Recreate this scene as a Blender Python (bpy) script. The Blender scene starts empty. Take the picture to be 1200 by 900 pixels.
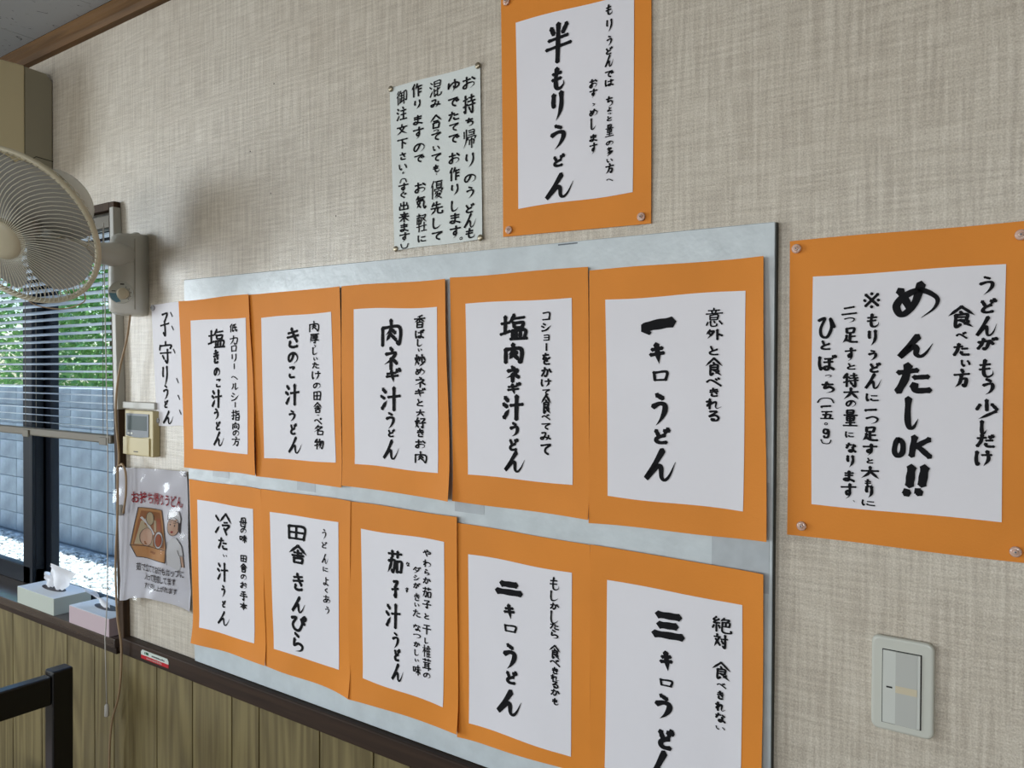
import bpy, bmesh, math, random
from mathutils import Vector, Matrix
R = math.radians
scene = bpy.context.scene
C = scene.collection
EYE = 1.55          # height of the eye above the floor; the menu wall is the plane y = 0, the room lies at y < 0

# ---------------------------------------------------------------- camera
cam_d = bpy.data.cameras.new('camera'); cam = bpy.data.objects.new('camera', cam_d); C.objects.link(cam)
cam_d.sensor_width = 36; cam_d.lens = 905.714 * 36 / 1200; cam_d.clip_start = .02
yaw, pitch, roll = R(34.7318), R(-.75567), R(.27848)
fwd = Vector((-math.sin(yaw)*math.cos(pitch), math.cos(yaw)*math.cos(pitch), math.sin(pitch)))
rt0 = Vector((math.cos(yaw), math.sin(yaw), 0)); up0 = rt0.cross(fwd)
rt = math.cos(roll)*rt0 + math.sin(roll)*up0; up = -math.sin(roll)*rt0 + math.cos(roll)*up0
cam.matrix_world = Matrix.Translation((0, -1.06, EYE)) @ Matrix((rt, up, -fwd)).transposed().to_4x4()
scene.camera = cam

# ---------------------------------------------------------------- sky, sun, daylight through the windows, exposure
scene.view_settings.view_transform = 'Standard'; scene.view_settings.look = 'None'
scene.view_settings.gamma = 1; scene.view_settings.use_curve_mapping = False
scene.view_settings.exposure = 0.1
world = bpy.data.worlds.new('sky'); scene.world = world; world.use_nodes = True
wn = world.node_tree.nodes; wl = world.node_tree.links
sky = wn.new('ShaderNodeTexSky'); sky.sky_type = 'NISHITA'; sky.sun_disc = False
sky.sun_elevation = R(70); sky.sun_rotation = R(10); sky.air_density = 1.2; sky.dust_density = .6
wl.new(sky.outputs[0], wn['Background'].inputs[0]); wn['Background'].inputs[1].default_value = .22

def light(name, kind, loc, energy, color, target=None, size=(1, 1)):
    d = bpy.data.lights.new(name, kind); d.energy = energy; d.color = color
    o = bpy.data.objects.new(name, d); C.objects.link(o); o.location = loc
    if kind == 'AREA': d.shape = 'RECTANGLE'; d.size, d.size_y = size
    if target is not None:
        o.rotation_euler = (Vector(target) - Vector(loc)).to_track_quat('-Z', 'Y').to_euler()
    return o
sun = light('sun', 'SUN', (-6, 3, 9), 9, (1, .97, .92), (-6.0, 1.6, 0)); sun.data.angle = R(.6)
# daylight entering by the room's other windows (openings in wall_left and wall_front)
light('daylight_left_window', 'AREA', (-4.97, -2.7, 1.65), 105, (.86, .94, 1), (-3, -2.7, 1.6), (1.9, 1.35))
light('daylight_front_window_west', 'AREA', (-2.6, -4.97, 1.55), 48, (.92, .96, 1), (-2.6, 0, 1.45), (1.7, 1.5))
light('daylight_front_window_east', 'AREA', (.4, -4.97, 1.55), 48, (.94, .97, 1), (.4, 0, 1.45), (1.7, 1.5))

# ---------------------------------------------------------------- helpers
class MB:
    def __init__(s): s.v = []; s.f = []
    def box(s, x0, x1, y0, y1, z0, z1):
        n = len(s.v)
        s.v += [(x, y, z) for z in (z0, z1) for y in (y0, y1) for x in (x0, x1)]
        s.f += [tuple(n+i for i in q) for q in ((0,2,3,1),(4,5,7,6),(0,1,5,4),(2,6,7,3),(0,4,6,2),(1,3,7,5))]
        return s
    def tube(s, pts, r, k=8, closed=False):
        pts = [Vector(p) for p in pts]; n0 = len(s.v); m = len(pts); nrm = None
        rr = r if isinstance(r, (list, tuple)) else [r]*m
        for i, p in enumerate(pts):
            a = pts[(i-1) % m] if (closed or i) else p; b = pts[(i+1) % m] if (closed or i < m-1) else p
            t = (b-a).normalized()
            if nrm is None:
                nrm = t.orthogonal().normalized()
            nrm = (nrm - t*nrm.dot(t)).normalized(); bi = t.cross(nrm)
            for j in range(k):
                a_ = 2*math.pi*j/k; s.v.append(tuple(p + rr[i]*(math.cos(a_)*nrm + math.sin(a_)*bi)))
        for i in range(m if closed else m-1):
            for j in range(k):
                a0 = n0+i*k; b0 = n0+((i+1) % m)*k; j2 = (j+1) % k
                s.f.append((a0+j, a0+j2, b0+j2, b0+j))
        if not closed:
            s.f.append(tuple(n0+j for j in range(k))[::-1]); s.f.append(tuple(n0+(m-1)*k+j for j in range(k)))
        return s
    def lathe(s, prof, M=Matrix(), k=32, cap=True):        # prof: (r, h) along local z
        n0 = len(s.v)
        for r, h in prof:
            for j in range(k):
                a = 2*math.pi*j/k; s.v.append(tuple(M @ Vector((r*math.cos(a), r*math.sin(a), h))))
        for i in range(len(prof)-1):
            for j in range(k):
                j2 = (j+1) % k; s.f.append((n0+i*k+j, n0+i*k+j2, n0+(i+1)*k+j2, n0+(i+1)*k+j))
        if cap:
            s.f.append(tuple(n0+j for j in range(k))[::-1]); s.f.append(tuple(n0+(len(prof)-1)*k+j for j in range(k)))
        return s
    def prism(s, outline, y0, y1):                          # outline in (x, z), extruded along y (y0 front, y1 back)
        n = len(s.v); m = len(outline)
        s.v += [(x, y0, z) for x, z in outline] + [(x, y1, z) for x, z in outline]
        s.f.append(tuple(range(n, n+m))); s.f.append(tuple(range(n+2*m-1, n+m-1, -1)))
        for i in range(m): j = (i+1) % m; s.f.append((n+i, n+m+i, n+m+j, n+j))
        return s
    def grid(s, fn, nu, nv):
        n = len(s.v)
        for j in range(nv+1):
            for i in range(nu+1): s.v.append(tuple(fn(i/nu, j/nv)))
        for j in range(nv):
            for i in range(nu):
                a = n+j*(nu+1)+i; s.f.append((a, a+1, a+nu+2, a+nu+1))
        return s
    def build(s, name, mat, parent=None, smooth=False, bevel=0, solid=0, fix=True):
        me = bpy.data.meshes.new(name); me.from_pydata(s.v, [], s.f)
        if fix:
            bm = bmesh.new(); bm.from_mesh(me); bmesh.ops.recalc_face_normals(bm, faces=bm.faces); bm.to_mesh(me); bm.free()
        if smooth: me.polygons.foreach_set('use_smooth', [True]*len(me.polygons))
        me.update(); me.materials.append(mat)
        o = bpy.data.objects.new(name, me); C.objects.link(o)
        if parent: attach(o, parent)
        if bevel:
            b = o.modifiers.new('bevel', 'BEVEL'); b.width = bevel; b.segments = 3; b.limit_method = 'ANGLE'; b.angle_limit = R(40)
            b.harden_normals = False
        if solid:
            b = o.modifiers.new('thickness', 'SOLIDIFY'); b.thickness = solid; b.offset = 0
            e_ = o.modifiers.new('crisp rim', 'EDGE_SPLIT'); e_.split_angle = R(35)
        return o

def attach(o, parent):
    o.parent = parent; o.matrix_parent_inverse = Matrix.Translation(-world_loc(parent))
def world_loc(o):
    l = Vector(o.location)
    while o.parent: l = l + o.matrix_parent_inverse.translation + Vector(o.parent.location); o = o.parent
    return l
def tag(o, label, cat, group=None):
    o['label'] = label; o['category'] = cat
    if group: o['group'] = group
    return o
def thing(name, label, cat, loc, group=None):
    o = bpy.data.objects.new(name, None); C.objects.link(o); o.location = loc; o.empty_display_size = .05
    return tag(o, label, cat, group)
def struct(o): o['kind'] = 'structure'; return o
def rrect(x0, x1, z0, z1, r, k=6):
    pts = []
    for cx, cz, a0 in ((x1-r, z1-r, 0), (x0+r, z1-r, 90), (x0+r, z0+r, 180), (x1-r, z0+r, 270)):
        for i in range(k+1):
            a = R(a0+90*i/k); pts.append((cx+r*math.cos(a), cz+r*math.sin(a)))
    return pts
def catmull(pts, n=6):
    if len(pts) < 3: 
        a, b = Vector(pts[0]), Vector(pts[-1]); return [a.lerp(b, i/n) for i in range(n+1)]
    P = [Vector(p) for p in pts]; P = [P[0]*2-P[1]] + P + [P[-1]*2-P[-2]]; out = []
    for i in range(1, len(P)-2):
        for k in range(n):
            t = k/n; a, b, c, d = P[i-1:i+3]
            out.append(.5*((2*b) + (c-a)*t + (2*a-5*b+4*c-d)*t*t + (3*b-a-3*c+d)*t**3))
    out.append(P[-2]); return out

# ---------------------------------------------------------------- materials
def mat(name, col, rough=.6, spec=.5, metal=0, noise=0, nscale=20, bump=0, bscale=200, coat=0, trans=0, alpha=1, stretch=(1, 1, 1), col2=None, emit=0):
    m = bpy.data.materials.new(name); m.use_nodes = True; nt = m.node_tree; b = nt.nodes['Principled BSDF']
    b.inputs['Base Color'].default_value = (*col, 1); b.inputs['Roughness'].default_value = rough
    b.inputs['Specular IOR Level'].default_value = spec; b.inputs['Metallic'].default_value = metal
    b.inputs['Coat Weight'].default_value = coat; b.inputs['Transmission Weight'].default_value = trans; b.inputs['Alpha'].default_value = alpha
    tc = nt.nodes.new('ShaderNodeTexCoord'); mp = nt.nodes.new('ShaderNodeMapping'); mp.inputs['Scale'].default_value = stretch
    nt.links.new(tc.outputs['Object'], mp.inputs[0])
    if noise or col2:
        n = nt.nodes.new('ShaderNodeTexNoise'); n.inputs['Scale'].default_value = nscale; n.inputs['Detail'].default_value = 5
        r = nt.nodes.new('ShaderNodeMix'); r.data_type = 'RGBA'
        c2 = col2 or tuple(max(0, c*(1-noise)) for c in col); c1 = col if col2 else tuple(min(1, c*(1+noise*.5)) for c in col)
        r.inputs[6].default_value = (*c1, 1); r.inputs[7].default_value = (*c2, 1)
        rp = nt.nodes.new('ShaderNodeMapRange'); rp.inputs[1].default_value = .35; rp.inputs[2].default_value = .65
        nt.links.new(mp.outputs[0], n.inputs[0]); nt.links.new(n.outputs[0], rp.inputs[0]); nt.links.new(rp.outputs[0], r.inputs[0]); nt.links.new(r.outputs[2], b.inputs['Base Color'])
    if bump:
        n = nt.nodes.new('ShaderNodeTexNoise'); n.inputs['Scale'].default_value = bscale; n.inputs['Detail'].default_value = 3
        u = nt.nodes.new('ShaderNodeBump'); u.inputs['Strength'].default_value = bump; u.inputs['Distance'].default_value = .002
        nt.links.new(mp.outputs[0], n.inputs[0]); nt.links.new(n.outputs[0], u.inputs['Height']); nt.links.new(u.outputs[0], b.inputs['Normal'])
    return m

def fabric_wallpaper():
    m = bpy.data.materials.new('woven wallpaper'); m.use_nodes = True; nt = m.node_tree; N = nt.nodes.new; Lk = nt.links.new
    b = nt.nodes['Principled BSDF']; b.inputs['Roughness'].default_value = .28; b.inputs['Specular IOR Level'].default_value = .75; b.inputs['Anisotropic'].default_value = .85
    tg = N('ShaderNodeCombineXYZ'); tg.inputs[2].default_value = 1; Lk(tg.outputs[0], b.inputs['Tangent'])
    tc = N('ShaderNodeTexCoord')
    def noise(scale, st, detail=2, lo=.35, hi=.65):
        mp = N('ShaderNodeMapping'); mp.inputs['Scale'].default_value = st; Lk(tc.outputs['Object'], mp.inputs[0])
        n = N('ShaderNodeTexNoise'); n.inputs['Scale'].default_value = scale; n.inputs['Detail'].default_value = detail; Lk(mp.outputs[0], n.inputs[0])
        r = N('ShaderNodeMapRange'); r.inputs[1].default_value = lo; r.inputs[2].default_value = hi; Lk(n.outputs[0], r.inputs[0]); return r.outputs[0]
    def mth(op, a, c):
        q = N('ShaderNodeMath'); q.operation = op
        for i, x in enumerate((a, c)):
            if isinstance(x, (int, float)): q.inputs[i].default_value = x
            else: Lk(x, q.inputs[i])
        return q.outputs[0]
    vert = noise(185, (1, 1, .05)); horiz = noise(190, (.07, 1, 1)); vbig = noise(60, (1, 1, .05), 1); hbig = noise(55, (.02, 1, 1), 1, .45, .62)
    fine = noise(520, (1, 1, .8), 2, .3, .7); blot = noise(2.2, (1, 1, 1), 3)
    h = mth('ADD', mth('ADD', mth('MULTIPLY', vert, .29), mth('MULTIPLY', horiz, .21)), mth('ADD', mth('MULTIPLY', vbig, .05), mth('ADD', mth('MULTIPLY', hbig, .03), mth('MULTIPLY', fine, .42))))
    cr = N('ShaderNodeValToRGB'); e = cr.color_ramp; e.elements[0].position = .2; e.elements[0].color = (.425, .37, .30, 1)
    e.elements[1].position = .85; e.elements[1].color = (.715, .66, .565, 1); q = e.elements.new(.5); q.color = (.56, .503, .415, 1)
    Lk(h, cr.inputs[0])
    mx = N('ShaderNodeMix'); mx.data_type = 'RGBA'; mx.blend_type = 'MULTIPLY'; mx.inputs[0].default_value = 1
    cr2 = N('ShaderNodeValToRGB'); cr2.color_ramp.elements[0].color = (.96, .945, .93, 1); cr2.color_ramp.elements[1].color = (1, 1, 1, 1); Lk(blot, cr2.inputs[0])
    Lk(cr.outputs[0], mx.inputs[6]); Lk(cr2.outputs[0], mx.inputs[7]); Lk(mx.outputs[2], b.inputs['Base Color'])
    bp = N('ShaderNodeBump'); bp.inputs['Strength'].default_value = .45; bp.inputs['Distance'].default_value = .0012; Lk(h, bp.inputs['Height']); Lk(bp.outputs[0], b.inputs['Normal'])
    return m
def wood(name, c1, c2, st=(1, 1, .06), scale=60, rough=.45, wave=0, spec=.5):
    m = bpy.data.materials.new(name); m.use_nodes = True; nt = m.node_tree; N = nt.nodes.new; Lk = nt.links.new
    b = nt.nodes['Principled BSDF']; b.inputs['Roughness'].default_value = rough; b.inputs['Specular IOR Level'].default_value = spec
    tc = N('ShaderNodeTexCoord'); mp = N('ShaderNodeMapping'); mp.inputs['Scale'].default_value = st; Lk(tc.outputs['Object'], mp.inputs[0])
    n = N('ShaderNodeTexNoise'); n.inputs['Scale'].default_value = scale; n.inputs['Detail'].default_value = 6; n.inputs['Distortion'].default_value = .6; Lk(mp.outputs[0], n.inputs[0])
    cr = N('ShaderNodeValToRGB'); cr.color_ramp.elements[0].position = .35; cr.color_ramp.elements[1].position = .65
    cr.color_ramp.elements[0].color = (*c2, 1); cr.color_ramp.elements[1].color = (*c1, 1)
    src = n.outputs[0]
    if wave:
        oi = N('ShaderNodeObjectInfo'); ad = N('ShaderNodeVectorMath'); ad.operation = 'ADD'; mp2 = N('ShaderNodeMapping'); mp2.inputs['Scale'].default_value = (9, 9, .9)
        cm = N('ShaderNodeCombineXYZ'); mu = N('ShaderNodeMath'); mu.operation = 'MULTIPLY'; mu.inputs[1].default_value = 9; Lk(oi.outputs['Random'], mu.inputs[0]); Lk(mu.outputs[0], cm.inputs[2])
        Lk(tc.outputs['Object'], ad.inputs[0]); Lk(cm.outputs[0], ad.inputs[1]); Lk(ad.outputs[0], mp2.inputs[0])
        n2 = N('ShaderNodeTexNoise'); n2.inputs['Scale'].default_value = 1.1; n2.inputs['Detail'].default_value = 1; Lk(mp2.outputs[0], n2.inputs[0])
        m1 = N('ShaderNodeMath'); m1.operation = 'MULTIPLY'; m1.inputs[1].default_value = 16; Lk(n2.outputs[0], m1.inputs[0])
        fr = N('ShaderNodeMath'); fr.operation = 'PINGPONG'; fr.inputs[1].default_value = 1; Lk(m1.outputs[0], fr.inputs[0])
        mm = N('ShaderNodeMath'); mm.operation = 'MULTIPLY_ADD'; mm.inputs[1].default_value = .28; Lk(fr.outputs[0], mm.inputs[0])
        m3 = N('ShaderNodeMath'); m3.operation = 'MULTIPLY'; m3.inputs[1].default_value = .75; Lk(n.outputs[0], m3.inputs[0]); Lk(m3.outputs[0], mm.inputs[2]); src = mm.outputs[0]
    Lk(src, cr.inputs[0]); Lk(cr.outputs[0], b.inputs['Base Color'])
    return m
def ceiling_board():
    m = mat('rock wool ceiling board', (.40, .41, .42), .9, .2); nt = m.node_tree; N = nt.nodes.new; Lk = nt.links.new; b = nt.nodes['Principled BSDF']
    tc = N('ShaderNodeTexCoord'); mp = N('ShaderNodeMapping'); mp.inputs['Scale'].default_value = (1, .45, 1); Lk(tc.outputs['Object'], mp.inputs[0])
    v = N('ShaderNodeTexNoise'); v.inputs['Scale'].default_value = 55; v.inputs['Detail'].default_value = 3; v.inputs['Distortion'].default_value = 1.5; Lk(mp.outputs[0], v.inputs[0])
    cr = N('ShaderNodeValToRGB'); cr.color_ramp.elements[0].position = .28; cr.color_ramp.elements[1].position = .34
    cr.color_ramp.elements[0].color = (.05, .05, .05, 1); cr.color_ramp.elements[1].color = (.40, .41, .42, 1); Lk(v.outputs[0], cr.inputs[0]); Lk(cr.outputs[0], b.inputs['Base Color'])
    bp = N('ShaderNodeBump'); bp.inputs['Strength'].default_value = .6; bp.inputs['Distance'].default_value = .003; Lk(cr.outputs[0], bp.inputs['Height']); Lk(bp.outputs[0], b.inputs['Normal'])
    return m

WALL = fabric_wallpaper()
PLANK = wood('olive wood-grain panel', (.215, .17, .072), (.125, .094, .036), (1, 1, .045), 75, .5, wave=1)
DARKWOOD = wood('dark brown stained rail', (.052, .032, .022), (.03, .019, .014), (.06, 1, 1), 40, .55, spec=.15)
JAMBW = wood('brown stained jamb', (.085, .05, .03), (.045, .028, .018), (1, 1, .06), 40, .6, spec=.15)
MOLD = wood('brown ceiling moulding wood', (.17, .09, .035), (.10, .052, .02), (.05, 1, 1), 60, .6, spec=.15)
CEIL = ceiling_board()
ORANGE = mat('orange drawing paper', (.77, .265, .034), .62, .25, noise=.05, nscale=6, bump=.12, bscale=350)
PAPER = mat('white copier paper', (.81, .795, .84), .6, .3, noise=.02, nscale=5, bump=.1, bscale=90)
PAPER2 = mat('off-white notice paper', (.70, .74, .72), .5, .4, noise=.03, nscale=8)
INK = mat('black brush ink', (.012, .012, .014), .75, .08)
STYRO = mat('plastic-wrapped white board', (.60, .66, .69), .3, .5, noise=.07, nscale=30, bump=.5, bscale=45)
TAPE = mat('grey tape', (.46, .50, .53), .35, .5, noise=.06, nscale=60)
IVORY = mat('ivory switch plastic', (.60, .61, .55), .32, .5)
SWG = mat('grey switch rocker', (.50, .51, .48), .4, .4)
SWL = mat('light switch rocker', (.62, .64, .60), .35, .4)
LABELC = mat('cream name strip', (.62, .55, .40), .5, .3)
BLACK = mat('black gap', (.01, .01, .01), .5, .3)
BRASS = mat('aged brass tack', (.38, .33, .24), .35, .5, metal=.8)
CLEARPIN = mat('clear plastic tack', (.95, .68, .55), .15, .6, trans=.4)
CLEARPIN2 = mat('colourless plastic tack', (.8, .82, .85), .15, .6, trans=.5)
FANP = mat('aged beige fan plastic', (.56, .51, .37), .4, .5, noise=.04, nscale=12)
FANW = mat('pale wire coating', (.66, .64, .53), .4, .5)
FANB = mat('grey-ivory fan plastic', (.70, .70, .65), .32, .5, noise=.03, nscale=10)
BLADE = mat('grey translucent fan blade', (.29, .285, .26), .4, .3)
DIALB = mat('blue dial print', (.10, .24, .32), .4, .4)
THERM = mat('yellowed remote controller plastic', (.56, .47, .25), .42, .4, noise=.03, nscale=15)
THERMG = mat('grey controller bezel', (.11, .13, .15), .4, .4)
LCD = mat('unlit lcd', (.028, .05, .05), .4, .2)
ACF = mat('yellowed air conditioner cover', (.62, .54, .34), .45, .4)
ACS = mat('grey-olive air conditioner side', (.30, .275, .20), .5, .4)
DUCT = mat('grey plastic cable duct', (.50, .49, .45), .4, .4)
CORDB = mat('beige power cord', (.36, .25, .15), .5, .4)
CORDW = mat('white pull cord', (.62, .6, .56), .5, .3)
SASH = mat('dark bronze aluminium sash', (.010, .014, .022), .45, .2)
SLAT = mat('pale blue aluminium slat', (.52, .58, .66), .3, .5)
BRAIL = mat('taupe blind bottom rail', (.17, .15, .115), .5, .3)
TBOXG = mat('pale grey-green card', (.50, .54, .48), .6, .3)
TBOXP = mat('pale pink card', (.53, .42, .45), .6, .3)
TBTOP = mat('white card top', (.72, .76, .80), .55, .3)
TISSUE = mat('tissue paper', (.85, .86, .9), .8, .1)
BLACKW = mat('black lacquered chair wood', (.006, .006, .007), .3, .5)
SEATM = mat('brown vinyl seat', (.25, .09, .035), .4, .5)
FLOORM = mat('brown vinyl floor', (.16, .12, .08), .4, .4, noise=.2, nscale=8)
PLAIN = mat('plain beige wall paint', (.45, .40, .31), .7, .3)
GLASS = mat('window glass', (.74, .885, 1.0), 0, .5, trans=1)
GLASS.node_tree.nodes['Principled BSDF'].inputs['IOR'].default_value = 1.02
BAG = mat('clear plastic sleeve', (.95, .95, 1), .08, .6)
nt = BAG.node_tree; pb = nt.nodes['Principled BSDF']; ou = nt.nodes['Material Output']; tr = nt.nodes.new('ShaderNodeBsdfTransparent'); gl = nt.nodes.new('ShaderNodeBsdfGlossy'); gl.inputs['Roughness'].default_value = .12
lw = nt.nodes.new('ShaderNodeFresnel'); lw.inputs[0].default_value = 1.45; mx = nt.nodes.new('ShaderNodeMixShader')
nt.links.new(lw.outputs[0], mx.inputs[0]); nt.links.new(tr.outputs[0], mx.inputs[1]); nt.links.new(gl.outputs[0], mx.inputs[2]); nt.links.new(mx.outputs[0], ou.inputs[0]); nt.nodes.remove(pb)
LEAFLET = mat('pale grey printed leaflet', (.74, .74, .80), .5, .4)
RED = mat('dark red print', (.34, .02, .035), .5, .3)
GREYINK = mat('dark grey print', (.06, .05, .055), .5, .3)
TAN = mat('tan print', (.52, .26, .10), .5, .3); TAND = mat('brown print', (.33, .13, .05), .5, .3)
SKIN = mat('pale skin print', (.60, .40, .30), .5, .3); WPRINT = mat('white print', (.68, .68, .70), .5, .3)
BUFF = mat('buff print', (.50, .42, .28), .5, .3); MUD = mat('brown-red print', (.36, .09, .04), .5, .3)
STRED = mat('red sticker', (.50, .02, .03), .35, .4); STWH = mat('white sticker', (.62, .68, .62), .35, .4); STGR = mat('dark green print', (.02, .12, .06), .4, .3)
BLOCK = mat('weathered concrete block', (.44, .46, .48), .9, .2, noise=.3, nscale=3.5, bump=.6, bscale=60)
MORTAR = mat('grey mortar', (.3, .31, .32), .95, .1)
EDGESHADE = mat('board edge shade', (.05, .055, .05), .6, .2)  # painted shade for the gap at the board's right side
GROUND = mat('pale dusty ground', (.6, .6, .56), .95, .1, noise=.3, nscale=9)
PEBBLE = mat('pale gravel', (.74, .74, .70), .85, .2, noise=.35, nscale=14)
LEAF = mat('bright green leaf', (.30, .52, .14), .35, .5, col2=(.09, .24, .06), nscale=3)
TRUNK = mat('grey brown bark', (.14, .10, .07), .9, .1)

# ---------------------------------------------------------------- the setting
WX0, WX1, WZ0, WZ1 = -3.75, -1.945, .862, 1.965      # window opening in the menu wall
XL, XR, YF, CZ = -5.0, 2.6, -5.0, 2.483
w = MB(); T = .12
lx = lambda z: -1.955+(1.41-z)*.04          # the old jamb leans a little
rx = lambda z: lx(z)+.019
w.prism([(WX1, 0), (XR, 0), (XR, CZ+.1), (WX1, CZ+.1), (WX1, WZ1), (lx(WZ1)+.010, WZ1), (lx(WZ0)+.010, WZ0), (WX1, WZ0)], 0, T); w.box(XL-.12, WX0, 0, T, 0, CZ+.1); w.box(WX0, WX1, 0, T, 0, WZ0); w.box(WX0, WX1, 0, T, WZ1, CZ+.1)
wall = struct(w.build('wall_back', WALL, fix=True))
fl = struct(MB().box(XL-.12, XR+.12, YF-.12, T, -.1, 0).build('floor', FLOORM))
# wall_left with a window opening, wall_front with two, wall_right plain
def wall_open(name, axis, pos, a0, a1, holes, thick=.12):
    m = MB(); cur = a0
    def bx(p0, p1, z0, z1):
        if axis == 'x': m.box(pos-thick, pos, p0, p1, z0, z1)
        else: m.box(p0, p1, pos-thick, pos, z0, z1)
    for h0, h1, z0, z1 in holes:
        bx(cur, h0, 0, CZ+.1); bx(h0, h1, 0, z0); bx(h0, h1, z1, CZ+.1); cur = h1
    bx(cur, a1, 0, CZ+.1)
    return struct(m.build(name, PLAIN))
wall_open('wall_left', 'x', XL, YF-.12, 0, [(-3.7, -1.7, .95, 2.35)])
wall_open('wall_front', 'y', YF, XL, XR, [(-3.45, -1.75, .8, 2.3), (-.45, 1.25, .8, 2.3)])
struct(MB().box(XR, XR+.12, YF-.12, T, 0, CZ+.1).build('wall_right', PLAIN))
for n, (ax, a0, a1, z0, z1) in enumerate([('x', -3.7, -1.7, .95, 2.35), ('y', -3.45, -1.75, .8, 2.3), ('y', -.45, 1.25, .8, 2.3)]):
    m = MB()
    for p0, p1, q0, q1 in ((a0, a1, z0, z0+.04), (a0, a1, z1-.04, z1), (a0, a0+.04, z0, z1), (a1-.04, a1, z0, z1), ((a0+a1)/2-.03, (a0+a1)/2+.03, z0, z1)):
        if ax == 'x': m.box(XL-.06, XL-.02+.05, p0, p1, q0, q1)
        else: m.box(p0, p1, YF-.06, YF+.03, q0, q1)
    struct(m.build('window_%d' % (n+2), SASH))
# ceiling: separate boards with recessed joints
ce = struct(MB().box(XL-.12, XR+.12, YF-.12, T, CZ+.006, CZ+.1).build('ceiling', BLACK))
tile0 = None; x = -2.35-.91*3
while x < XR:
    y = -.03-.455
    while y > YF-.4:
        if tile0 is None:
            tile0 = MB().box(.0012, .91-.0012, .0012, .455-.0012, 0, .008).build('ceiling_tile', CEIL, None)
            o = tile0
        else: o = tile0.copy(); C.objects.link(o)
        o.parent = ce; o.location = (x, y, CZ)
        y -= .455
    x += .91
m = MB(); prof = [(0, CZ), (-.03, CZ), (-.03, CZ-.012), (-.026, CZ-.016), (-.026, CZ-.034), (-.018, CZ-.045), (0, CZ-.045)]
n = len(prof); m.v = [(XL, y, z) for y, z in prof]+[(XR, y, z) for y, z in prof]
m.f = [(i, (i+1) % n, n+(i+1) % n, n+i) for i in range(n)]
struct(m.build('trim_1', MOLD))
# dado of olive boards under the rail, each board its own piece
da = struct(MB().box(XL, XR, -.004, 0, 0, .838).build('trim_2', BLACK))
edges = [-2.652, -2.548, -2.365, -2.217, -2.07, -1.972, -1.775, -1.627, -1.478, -1.383, -1.192, -1.042]
wd = [.094, .191, .149, .148]; k = 0
while edges[-1] < XR-.2: edges.append(edges[-1]+wd[k % 4]); k += 1
k = 0
while edges[0] > XL+.2: edges.insert(0, edges[0]-[.149, .148, .191, .098][k % 4]); k += 1
for a, b in zip(edges, edges[1:]):
    MB().box(a+.0018, b-.0018, -.012, -.004, 0, .838).build('plank', PLANK, da, bevel=.0012)
rail = struct(MB().box(rx(.86), XR, -.024, 0, .838, .879).build('trim_3', DARKWOOD, bevel=.003))

# window_1: casing, sill, two sliding sashes, glass
win = struct(MB().prism([(lx(.838)-.006, .838), (rx(.838), .838), (rx(1.985), 1.985), (lx(1.985)-.006, 1.985)], -.018, 0).prism([(lx(.86)-.006, .86), (lx(.86)+.009, .86), (lx(1.965)+.009, 1.965), (lx(1.965)-.006, 1.965)], .0002, .075).build('window_1', JAMBW, bevel=.002))
MB().box(WX0-.05, lx(1.97)-.006, -.018, 0, WZ1, 1.985).build('head_casing', JAMBW, win)
MB().box(WX0-.05, WX0, -.022, 0, .838, 1.99).build('jamb_casing', JAMBW, win)
SILLM = wood('glossy dark sill', (.10, .075, .06), (.06, .045, .04), (.05, 1, 1), 50, .14, spec=.8)
MB().box(WX0-.05, lx(.86)-.004, -.03, .110, .848, .872).build('sill', SILLM, win, bevel=.003)
MB().box(WX0-.05, lx(.84)-.006, -.024, 0, .832, .848).build('sill_apron', DARKWOOD, win)
def sash(x0, x1, y0, y1, z0, wl_, wr_):
    m = MB(); z1 = 1.965
    m.box(x0, x1, y0, y1, z0, z0+.055); m.box(x0, x1, y0, y1, z1-.05, z1)
    m.box(x0, x0+wl_, y0, y1, z0, z1); m.box(x1-wr_, x1, y0, y1, z0, z1)
    m.box(x1-.018 if y0 < .1 else x0, x1 if y0 < .1 else x0+.018, y0-.01, y0, z0+.01, z1)
    s = m.build('sash', SASH, win, bevel=.002)
    MB().box(x0+.05, x1-.05, (y0+y1)/2-.002, (y0+y1)/2+.002, z0+.05, z1-.045).build('pane', GLASS, s)
sash(WX0, -2.615, .082, .108, .872, .055, .085); sash(-2.70, WX1, .114, .14, .832, .115, .055)
MB().box(WX0, WX1, .110, .16, .80, .835).box(WX0, WX1, .08, .15, 1.955, 1.98).box(WX1-.02, WX1, .08, .15, .87, 1.96).build('outer_frame', SASH, win)

# ---------------------------------------------------------------- outdoors
GZ = -.2
struct(MB().box(-20, 4, .12, 9, GZ-.2, GZ-.02).build('ground', GROUND))
rng = random.Random(4)
ico = bmesh.new(); bmesh.ops.create_icosphere(ico, subdivisions=1, radius=1); iv = [v.co.copy() for v in ico.verts]; fi = [tuple(v.index for v in f.verts) for f in ico.faces]; ico.free()
m = MB()
for k in range(15000):
    x = rng.uniform(-11.5, -3.6); y = rng.uniform(.35, 2.74); s = rng.uniform(.012, .032)
    sx, sy, sz = s*rng.uniform(.8, 1.5), s*rng.uniform(.7, 1.2), s*rng.uniform(.5, .8); a = rng.uniform(0, 6.3); ca, sa = math.cos(a), math.sin(a); n = len(m.v); z = GZ-.015+rng.uniform(0, .02)
    for v in iv:
        px, py = v.x*sx, v.y*sy; m.v.append((x+px*ca-py*sa, y+px*sa+py*ca, z+v.z*sz))
    m.f += [(a_+n, b_+n, c_+n) for a_, b_, c_ in fi]
gr = m.build('gravel', PEBBLE, fix=False); gr['kind'] = 'stuff'; gr['label'] = 'bright pale gravel covering the ground outside the window'; gr['category'] = 'gravel'
bw = struct(MB().box(-14, -3, 2.83, 2.93, GZ-.1, 1.375).build('garden_wall', MORTAR))
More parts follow.
